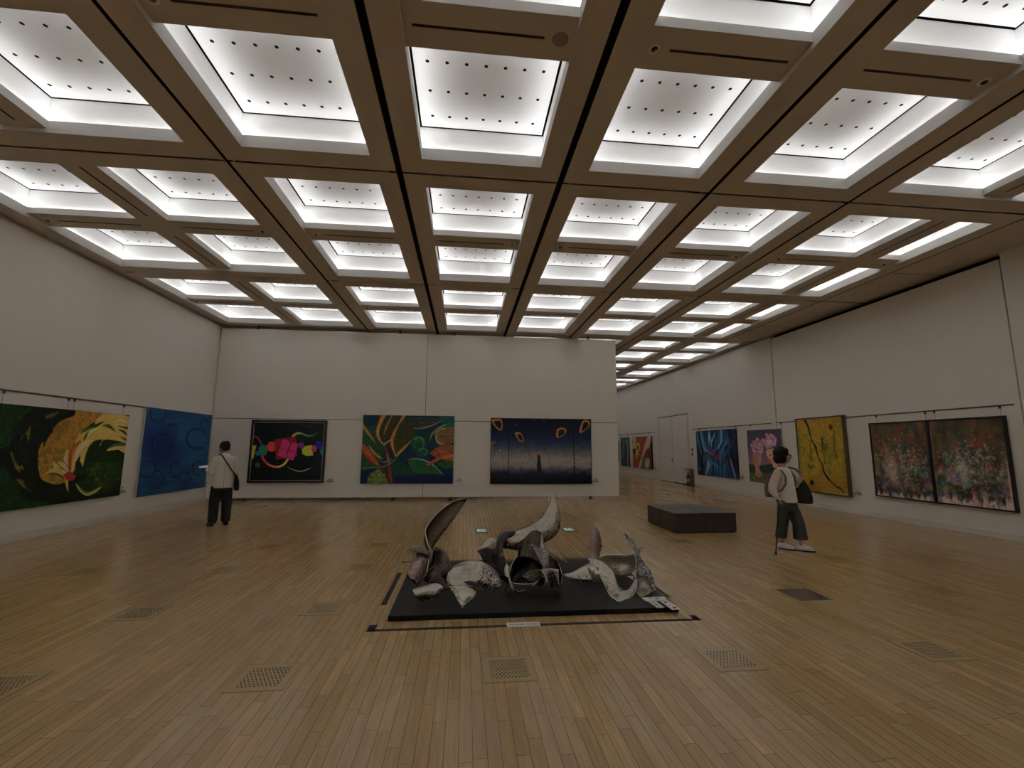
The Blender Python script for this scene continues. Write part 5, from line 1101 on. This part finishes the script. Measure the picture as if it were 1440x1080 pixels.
def head(mb, c, R, k=1.0):
    """skull, jaw, nose, brow, lips, ears; R columns = side, forward, up"""
    c = Vector(c); P = lambda x, y, z: c+R @ Vector((x*k, y*k, z*k)); B = lambda p, r: mb.ball(P(*p), tuple(q*k for q in r), 18, 12, R)
    B((0, -0.012, 0.022), (0.070, 0.088, 0.082)); B((0, 0.022, -0.030), (0.056, 0.060, 0.066)); B((0, 0.045, -0.073), (0.032, 0.030, 0.024))
    B((0, 0.083, -0.012), (0.010, 0.014, 0.024)); B((0, 0.092, -0.026), (0.0135, 0.012, 0.011)); B((0, 0.070, 0.026), (0.046, 0.012, 0.012))
    B((0, 0.079, -0.051), (0.021, 0.008, 0.0075)); B((0, 0.076, -0.061), (0.018, 0.009, 0.007))
    for sx in (-1, 1): B((sx*0.071, -0.008, -0.008), (0.009, 0.019, 0.030)); B((sx*0.036, 0.060, -0.018), (0.020, 0.018, 0.018)); B((sx*0.027, 0.073, 0.008), (0.012, 0.007, 0.007))
    return P

def foot_shoe(name, parent, heel, d, m, sole, L=0.235, wd=0.043, hgt=0.062):
    heel = Vector(heel); d = Vector((d[0], d[1], 0)).normalized(); s = Vector((d.y, -d.x, 0)); U = Vector((0, 0, 1)); R = Matrix((s, d, U)).transposed()
    a = MB()
    a.ball(heel+d*0.05+U*0.042, (wd*0.88, 0.062, 0.045), 16, 10, R); a.ball(heel+d*L*0.55+U*0.034, (wd, 0.085, 0.036), 16, 10, R); a.ball(heel+d*(L-0.062)+U*0.028, (wd*0.98, 0.062, 0.027), 16, 10, R); a.ball(heel+d*0.07+U*0.068, (wd*0.75, 0.05, 0.028), 14, 8, R)
    o = blob(name, a, m, parent, 0.006, 4)
    b = MB(); n = 26; prof = []
    for k in range(n):
        t = 2*math.pi*k/n; y = math.sin(t); x = math.cos(t)*(1.0-0.10*max(0, -y)); prof.append(heel+d*(L/2+y*(L/2+0.002))+s*x*(wd*0.96+0.004)*(1-0.25*abs(y)**4))
    b.grid([[tuple(p+U*z) for p in prof] for z in (0.001, 0.017)], close_v=True, cap=True); b.build('sole', sole, o, world=False)
    return o

# ---- man reading, seen from behind
man = thing('person', 'person seen from behind in cream jacket and black trousers, reading a sheet', 'person', (-4.33, 8.76, 0), math.radians(34))
a = MB()
rings(a, [(0,0,0.70,0.13,0.095),(0,0,0.80,0.15,0.10),(0,0,0.93,0.135,0.09),(0,0.005,1.08,0.16,0.10),(0,0,1.17,0.165,0.085),(0,0.01,1.225,0.08,0.06)])
chain(a, [(0,0.0,1.20),(0,0.03,1.27),(0,0.055,1.31)], [0.056,0.052,0.050])
tilt = math.radians(-38); R = Matrix.Rotation(tilt, 3, 'X'); hp = head(a, (0, 0.085, 1.345), R, 1.13)
for sx in (-1, 1):
    chain(a, [(sx*0.075,0,0.78),(sx*0.09,0.02,0.43),(sx*0.10,-0.02,0.08)], [0.075,0.05,0.034])
    chain(a, [(sx*0.145,-0.01,1.16),(sx*0.195,0.02,0.942),(sx*0.115-0.09,0.225,0.985)], [0.05,0.042,0.026])
    hand(a, (sx*0.108-0.09, 0.240, 0.988), (-sx*0.40, 0.9, 0.12), (-sx*0.6, 0.0, 0.75), (0, 0.2, 1), 0.5)
blob('body', a, M['skin'], man, 0.0065, 3)
HK = 1.13; a = MB(); Bh = lambda p, r: a.ball(hp(*p), tuple(q*HK for q in r), 18, 12, R)
Bh((0,-0.028,0.040),(0.078,0.084,0.078)); Bh((0,-0.062,-0.01),(0.068,0.042,0.060)); Bh((0,0.045,0.078),(0.058,0.034,0.024)); Bh((0.06,-0.01,0.035),(0.018,0.040,0.03)); Bh((-0.06,-0.01,0.035),(0.018,0.040,0.03)); Bh((0,-0.060,-0.045),(0.052,0.034,0.036)); Bh((0.03,-0.05,0.085),(0.035,0.04,0.03)); Bh((-0.02,-0.02,0.10),(0.035,0.04,0.022))
blob('hair', a, M['hair'], man, 0.007, 3)
a = MB()
for sx in (-1, 1):
    P = [hp(sx*0.032+0.023*math.cos(k*math.pi/8), 0.094, 0.004+0.018*math.sin(k*math.pi/8)) for k in range(17)]; a.tube(P, 0.0022, 6); a.tube([hp(sx*0.055, 0.092, 0.008), hp(sx*0.074, 0.05, 0.008), hp(sx*0.078, -0.01, 0.004)], 0.0022, 6)
a.tube([hp(-0.009, 0.096, 0.006), hp(0.009, 0.096, 0.006)], 0.0022, 6); a.build('glasses', M['black'], man, world=False)
a = MB(); rings(a, [(0,0.012,1.19,0.075,0.068),(0,0.018,1.245,0.066,0.062),(0,0.026,1.272,0.062,0.058)]); blob('shirt_collar', a, M['shirt'], man, 0.007, 3)
a = MB()
rings(a, [(0.005,0.0,0.655,0.170,0.122),(0.005,0.0,0.72,0.168,0.124),(0,0,0.82,0.160,0.120),(0,0,0.93,0.154,0.114),(0,0,1.04,0.162,0.116),(0,-0.004,1.13,0.170,0.110),(0,-0.004,1.185,0.150,0.094),(0,0.0,1.222,0.105,0.078),(0,0.008,1.245,0.076,0.070)])
for sx in (-1, 1): chain(a, [(sx*0.145,-0.008,1.155),(sx*0.178,-0.002,1.06),(sx*0.196,0.018,0.940),(sx*0.165-0.045,0.12,0.950),(sx*0.122-0.085,0.212,0.980)], [0.060,0.058,0.054,0.048,0.041])
jk = blob('jacket', a, M['jacket'], man, 0.009, 6)
b = MB(); b.tube([(0.004,-0.123,0.665),(0.003,-0.124,0.74),(0.002,-0.120,0.82)], 0.0025, 5); b.tube([(0.0,-0.120,0.82),(0.0,-0.114,0.95),(0,-0.117,1.06),(0,-0.108,1.16)], 0.0015, 5); b.build('back_seam', M['rail'], jk, world=False)
a = MB()
rings(a, [(0,0,0.60,0.140,0.100),(0,0,0.70,0.155,0.112),(0,0,0.80,0.15,0.108),(0,0,0.86,0.15,0.105)])
for sx in (-1, 1): chain(a, [(sx*0.075,0,0.68),(sx*0.086,0.01,0.55),(sx*0.094,0.02,0.42),(sx*0.098,0.0,0.25),(sx*0.100,-0.012,0.105)], [0.092,0.090,0.084,0.080,0.076])
for sx in (-1, 1): a.ball((sx*0.102, 0.012, 0.088), (0.07, 0.08, 0.025)); a.ball((sx*0.097, 0.01, 0.32), (0.083, 0.088, 0.03))
blob('trousers', a, M['trousers'], man, 0.008, 4)
foot_shoe('shoe', man, (-0.112,-0.085,0), (-0.12,1), M['shoe_black'], M['sole'], 0.25, 0.045); foot_shoe('shoe', man, (0.102,-0.085,0), (0.1,1), M['shoe_black'], M['sole'], 0.25, 0.045)
bag = thing('shoulder_bag', 'dark navy shoulder bag slung across the back of the cream jacket', 'bag', (-4.33, 8.76, 0), math.radians(34))
a = MB(); P = []
for z, wx, wy in ((0.60,0.030,0.085),(0.615,0.040,0.115),(0.70,0.046,0.125),(0.79,0.036,0.105),(0.86,0.020,0.055),(0.885,0.012,0.03)):
    P.append([(0.222-0.02*(z-0.6)/0.28+wx*math.cos(2*math.pi*k/20), -0.045+wy*math.sin(2*math.pi*k/20), z) for k in range(20)])
a.grid(P, close_v=True, cap=True); blob('bag_body', a, M['bag_navy'], bag, 0.008, 4)
a = MB(); a.tube([(-0.085,-0.015,1.262),(-0.05,-0.085,1.225),(0.0,-0.120,1.14),(0.065,-0.126,1.04),(0.125,-0.112,0.945),(0.178,-0.088,0.88),(0.205,-0.06,0.84)], [(0.020,0.006)]*7, 10); blob('strap', a, M['bag_navy'], bag, 0.005, 2)
a = MB(); a.tube([(-0.085,-0.015,1.262),(-0.07,0.06,1.225),(-0.02,0.112,1.12),(0.07,0.125,1.0),(0.15,0.10,0.90),(0.205,0.01,0.85)], [(0.018,0.006)]*6, 10); blob('strap', a, M['bag_navy'], bag, 0.005, 2)
pp = thing('paper_sheet', 'white paper sheet held in both hands by the person in the cream jacket', 'paper', (-4.33, 8.76, 0), math.radians(34))
a = MB(); P = [[(-0.335+0.33*i/6, 0.30+0.19*j/4, 1.005+0.030*j/4-0.006*math.cos(i/6*6.28)) for i in range(7)] for j in range(5)]; a.grid(P); o = a.build('sheet', M['paper'], pp, smooth=True, world=False)
md = o.modifiers.new('gauge', 'SOLIDIFY'); md.thickness = 0.0015

# ---- woman walking with a cane
WX, WY, WR = 4.60, 6.12, math.radians(200.4)
wm = thing('person', 'person walking with a cane in a white blouse and dark checked wide trousers', 'person', (WX, WY, 0), WR)
a = MB()
rings(a, [(0.02,0,0.60,0.11,0.085),(0.03,0,0.72,0.13,0.095),(0.05,0,0.86,0.105,0.08),(0.065,0,1.0,0.125,0.085),(0.075,0,1.09,0.135,0.075),(0.08,0.005,1.14,0.06,0.05)])
chain(a, [(0.08,0.0,1.11),(0.084,0.008,1.17),(0.088,0.014,1.22)], [0.048,0.043,0.042])
hf = Vector((-0.61, 0.79, -0.05)).normalized(); hs = Vector((hf.y, -hf.x, 0)).normalized(); hu = hs.cross(hf); R = Matrix((hs, hf, hu)).transposed()
hp = head(a, (0.080, 0.020, 1.312), R, 1.08)
LE, RE = (-0.175, 0.025, 0.890), (0.290, -0.030, 0.865)
chain(a, [(-0.055,0,1.085), LE, (-0.150,0.125,1.035)], [0.04,0.035,0.023]); chain(a, [(0.165,0,1.070), RE, (0.318,0.050,0.745)], [0.038,0.033,0.023])
hand(a, (-0.150,0.128,1.040), (0.25,0.15,0.9), (0.35,-0.85,-0.1), (0.8,0.3,0.1), 0.75, 0.86)
hand(a, (0.322,0.055,0.742), (-0.05,0.75,-0.62), (0.05,-0.55,-0.8), (-1,0.1,0.1), 0.85, 0.86)
fd = Vector((-0.57, 0.82, 0))
LF, RF = Vector((-0.055, 0.04, 0)), Vector((0.068, -0.155, 0))
chain(a, [(-0.05,0.0,0.64),(-0.05,0.09,0.37),tuple(LF+fd*0.055+Vector((0,0,0.075)))], [0.07,0.045,0.030]); chain(a, [(0.095,0.0,0.64),(0.09,-0.05,0.37),tuple(RF+fd*0.055+Vector((0,0,0.075)))], [0.07,0.045,0.030])
q = lambda x, y, z: tuple(hp(x, y, z))
blob('body', a, [M['skin'], M['lips'], M['eye']], wm, 0.006, 3, paint=[(q(0,0.084,-0.056),(0.018,0.018,0.009),1), (q(0.027,0.078,0.008),(0.010,0.010,0.006),2), (q(-0.027,0.078,0.008),(0.010,0.010,0.006),2)])
HK = 1.10; a = MB(); Bh = lambda p, r: a.ball(hp(*p), tuple(q*HK for q in r), 18, 12, R)
Bh((0,-0.022,0.034),(0.087,0.092,0.088)); Bh((0,-0.055,-0.040),(0.084,0.058,0.070)); Bh((0.066,-0.012,-0.035),(0.026,0.052,0.066)); Bh((-0.066,-0.012,-0.035),(0.026,0.052,0.066)); Bh((0,0.022,0.074),(0.066,0.046,0.032)); Bh((0.050,0.022,0.040),(0.027,0.034,0.04)); Bh((-0.050,0.022,0.040),(0.027,0.034,0.04))
blob('hair', a, M['hair'], wm, 0.007, 3)
a = MB()
for sx in (-1, 1):
    P = [hp(sx*0.031+0.024*math.cos(k*math.pi/8), 0.093, 0.004+0.018*math.sin(k*math.pi/8)) for k in range(17)]; a.tube(P, 0.003, 6); a.tube([hp(sx*0.055, 0.091, 0.008), hp(sx*0.074, 0.05, 0.008), hp(sx*0.080, -0.01, 0.004)], 0.0026, 6)
a.tube([hp(-0.008, 0.096, 0.006), hp(0.008, 0.096, 0.006)], 0.003, 6); a.build('glasses', M['black'], wm, world=False)
a = MB()
rings(a, [(0.030,0.005,0.662,0.146,0.118),(0.034,0.005,0.74,0.146,0.118),(0.045,0.004,0.86,0.138,0.112),(0.06,0.004,0.98,0.136,0.106),(0.072,0.0,1.07,0.142,0.096),(0.076,0,1.115,0.118,0.080),(0.080,0.004,1.150,0.074,0.062)])
bl = blob('blouse', a, M['blouse'], wm, 0.008, 5)
a = MB(); chain(a, [(0.140,0,1.09),(0.185,0,1.070),(0.228,-0.010,1.0),(0.272,-0.026,0.895),(0.300,-0.015,0.825),(0.318,0.038,0.768)], [0.05,0.056,0.058,0.062,0.058,0.036]); blob('sleeve', a, M['sleeve'], wm, 0.008, 4)
a = MB(); chain(a, [(-0.04,0,1.075),(-0.09,0.005,1.0),(-0.165,0.022,0.905),(-0.165,0.075,0.960),(-0.155,0.112,1.005)], [0.050,0.050,0.050,0.042,0.032]); blob('sleeve', a, M['sleeve'], wm, 0.008, 4)
a = MB()
rings(a, [(0.022,0,0.54,0.140,0.10),(0.024,0,0.62,0.158,0.112),(0.03,0,0.72,0.138,0.104),(0.035,0,0.78,0.12,0.09)])
cl = LF+fd*0.05; cr = RF+fd*0.05
chain(a, [(-0.048,0.0,0.60),(-0.050,0.05,0.48),(-0.055,0.09,0.36),(cl.x,cl.y,0.175)], [0.088,0.086,0.082,0.092]); chain(a, [(0.100,0.0,0.60),(0.096,-0.025,0.48),(0.090,-0.05,0.36),(cr.x+0.01,cr.y,0.175)], [0.088,0.082,0.074,0.074])
tr = blob('trousers', a, M['check'], wm, 0.008, 4)
# cut the trouser legs level at the cuff
bm = bmesh.new(); bm.from_mesh(tr.data); bmesh.ops.bisect_plane(bm, geom=bm.verts[:]+bm.edges[:]+bm.faces[:], plane_co=(0,0,0.158*S), plane_no=(0,0,1), clear_inner=True); bm.to_mesh(tr.data); bm.free()
foot_shoe('shoe', wm, LF, fd, M['sneaker'], M['sole'], 0.215, 0.042); foot_shoe('shoe', wm, RF, (-0.40, 0.92), M['sneaker'], M['sole'], 0.215, 0.042)

cn = thing('walking_cane', 'black walking cane held by the person in the white blouse', 'cane', (WX, WY, 0), WR)
a = MB(); a.tube([(0.325,0.085,0.690),(0.345,0.082,0.62),(0.455,0.068,0.03)], [0.0095,0.009,0.008], 10); a.build('shaft', M['cane'], cn, smooth=True, world=False)
a = MB(); a.tube([(0.330,0.040,0.702),(0.327,0.075,0.706),(0.322,0.115,0.704),(0.317,0.155,0.690)], [0.011,0.014,0.013,0.009], 10); a.build('handle', M['cane'], cn, smooth=True, world=False)
a = MB(); a.tube([(0.4505,0.0685,0.055),(0.4595,0.0675,0.001)], [0.011,0.018], 12); a.build('rubber_tip', M['sole'], cn, smooth=True, world=False)
tb = thing('tote_bag', 'dark green tote bag hanging at the side of the walking person', 'bag', (WX, WY, 0), WR)
a = MB(); P = []
for z, wx, wy, ox in ((0.635,0.045,0.105,-0.255),(0.65,0.060,0.130,-0.255),(0.72,0.066,0.135,-0.252),(0.82,0.056,0.120,-0.24),(0.92,0.040,0.085,-0.222),(0.985,0.022,0.045,-0.20)):
    P.append([(ox+wx*math.cos(2*math.pi*k/22), 0.06+wy*math.sin(2*math.pi*k/22), z) for k in range(22)])
a.grid(P, close_v=True, cap=True); blob('bag_body', a, M['tote'], tb, 0.008, 4)
for yo in (0.095, -0.06):
    a = MB(); a.tube([(-0.205, yo*0.5+0.05, 0.96),(-0.165, yo*0.9+0.01, 1.06),(-0.105, yo*0.75, 1.125),(-0.075, 0.0, 1.145)], [(0.015,0.007)]*4, 10); blob('carry_strap', a, M['tote'], tb, 0.005, 2)
bp = thing('backpack', 'brown grey backpack worn by the person in the white blouse', 'bag', (WX, WY, 0), WR)
a = MB()
rings(a, [(0.10,-0.165,0.72,0.11,0.04),(0.10,-0.168,0.74,0.140,0.055),(0.095,-0.172,0.85,0.138,0.060),(0.08,-0.168,0.96,0.120,0.055),(0.075,-0.155,1.03,0.095,0.045),(0.07,-0.14,1.06,0.06,0.03)]); blob('pack_body', a, M['pack'], bp, 0.009, 4)
for sx, top in ((1, 0.165), (-1, -0.010)):
    a = MB(); m_ = 0.078
    a.tube([(m_+sx*0.06,-0.115,1.05),(m_+sx*0.085,-0.04,1.130),(m_+sx*0.092,0.05,1.105),(m_+sx*0.100,0.102,1.03),(m_+sx*0.112,0.108,0.93),(m_+sx*0.136,0.06,0.84),(m_+sx*0.150,-0.03,0.79),(m_+sx*0.12,-0.12,0.77)], [(0.026,0.008)]*8, 10); blob('strap', a, M['pack'], bp, 0.005, 2)
# ------------------------------------------------------------------ camera, world, colour
cam = bpy.data.cameras.new('gallery_camera'); co = bpy.data.objects.new('gallery_camera', cam); COL.objects.link(co)
cam.sensor_width = 36.0; cam.lens = 36.0*631.416/1440.0; cam.clip_start = 0.05; cam.clip_end = 200
yaw, pitch, roll = 0.103291, 0.139232, 0.006211
fwd = Vector((math.sin(yaw)*math.cos(pitch), math.cos(yaw)*math.cos(pitch), math.sin(pitch)))
r0 = Vector((math.cos(yaw), -math.sin(yaw), 0)); u0 = r0.cross(fwd)
rt = r0*math.cos(roll)+u0*math.sin(roll); up = u0*math.cos(roll)-r0*math.sin(roll)
co.matrix_world = Matrix(((rt.x, up.x, -fwd.x, 0), (rt.y, up.y, -fwd.y, 0), (rt.z, up.z, -fwd.z, CAM_Z*S), (0, 0, 0, 1)))
scene.camera = co
wd = bpy.data.worlds.new('world'); scene.world = wd; wd.use_nodes = True
wd.node_tree.nodes['Background'].inputs[0].default_value = (0, 0, 0, 1); wd.node_tree.nodes['Background'].inputs[1].default_value = 0
vs = scene.view_settings; vs.view_transform = 'Standard'; vs.look = 'None'; vs.gamma = 1.0; vs.use_curve_mapping = False; vs.exposure = EXPOSURE
scene.cycles.max_bounces = 10; scene.cycles.diffuse_bounces = 6; scene.cycles.glossy_bounces = 4
scene.cycles.sample_clamp_indirect = 6.0
scene.cycles.use_denoising = True
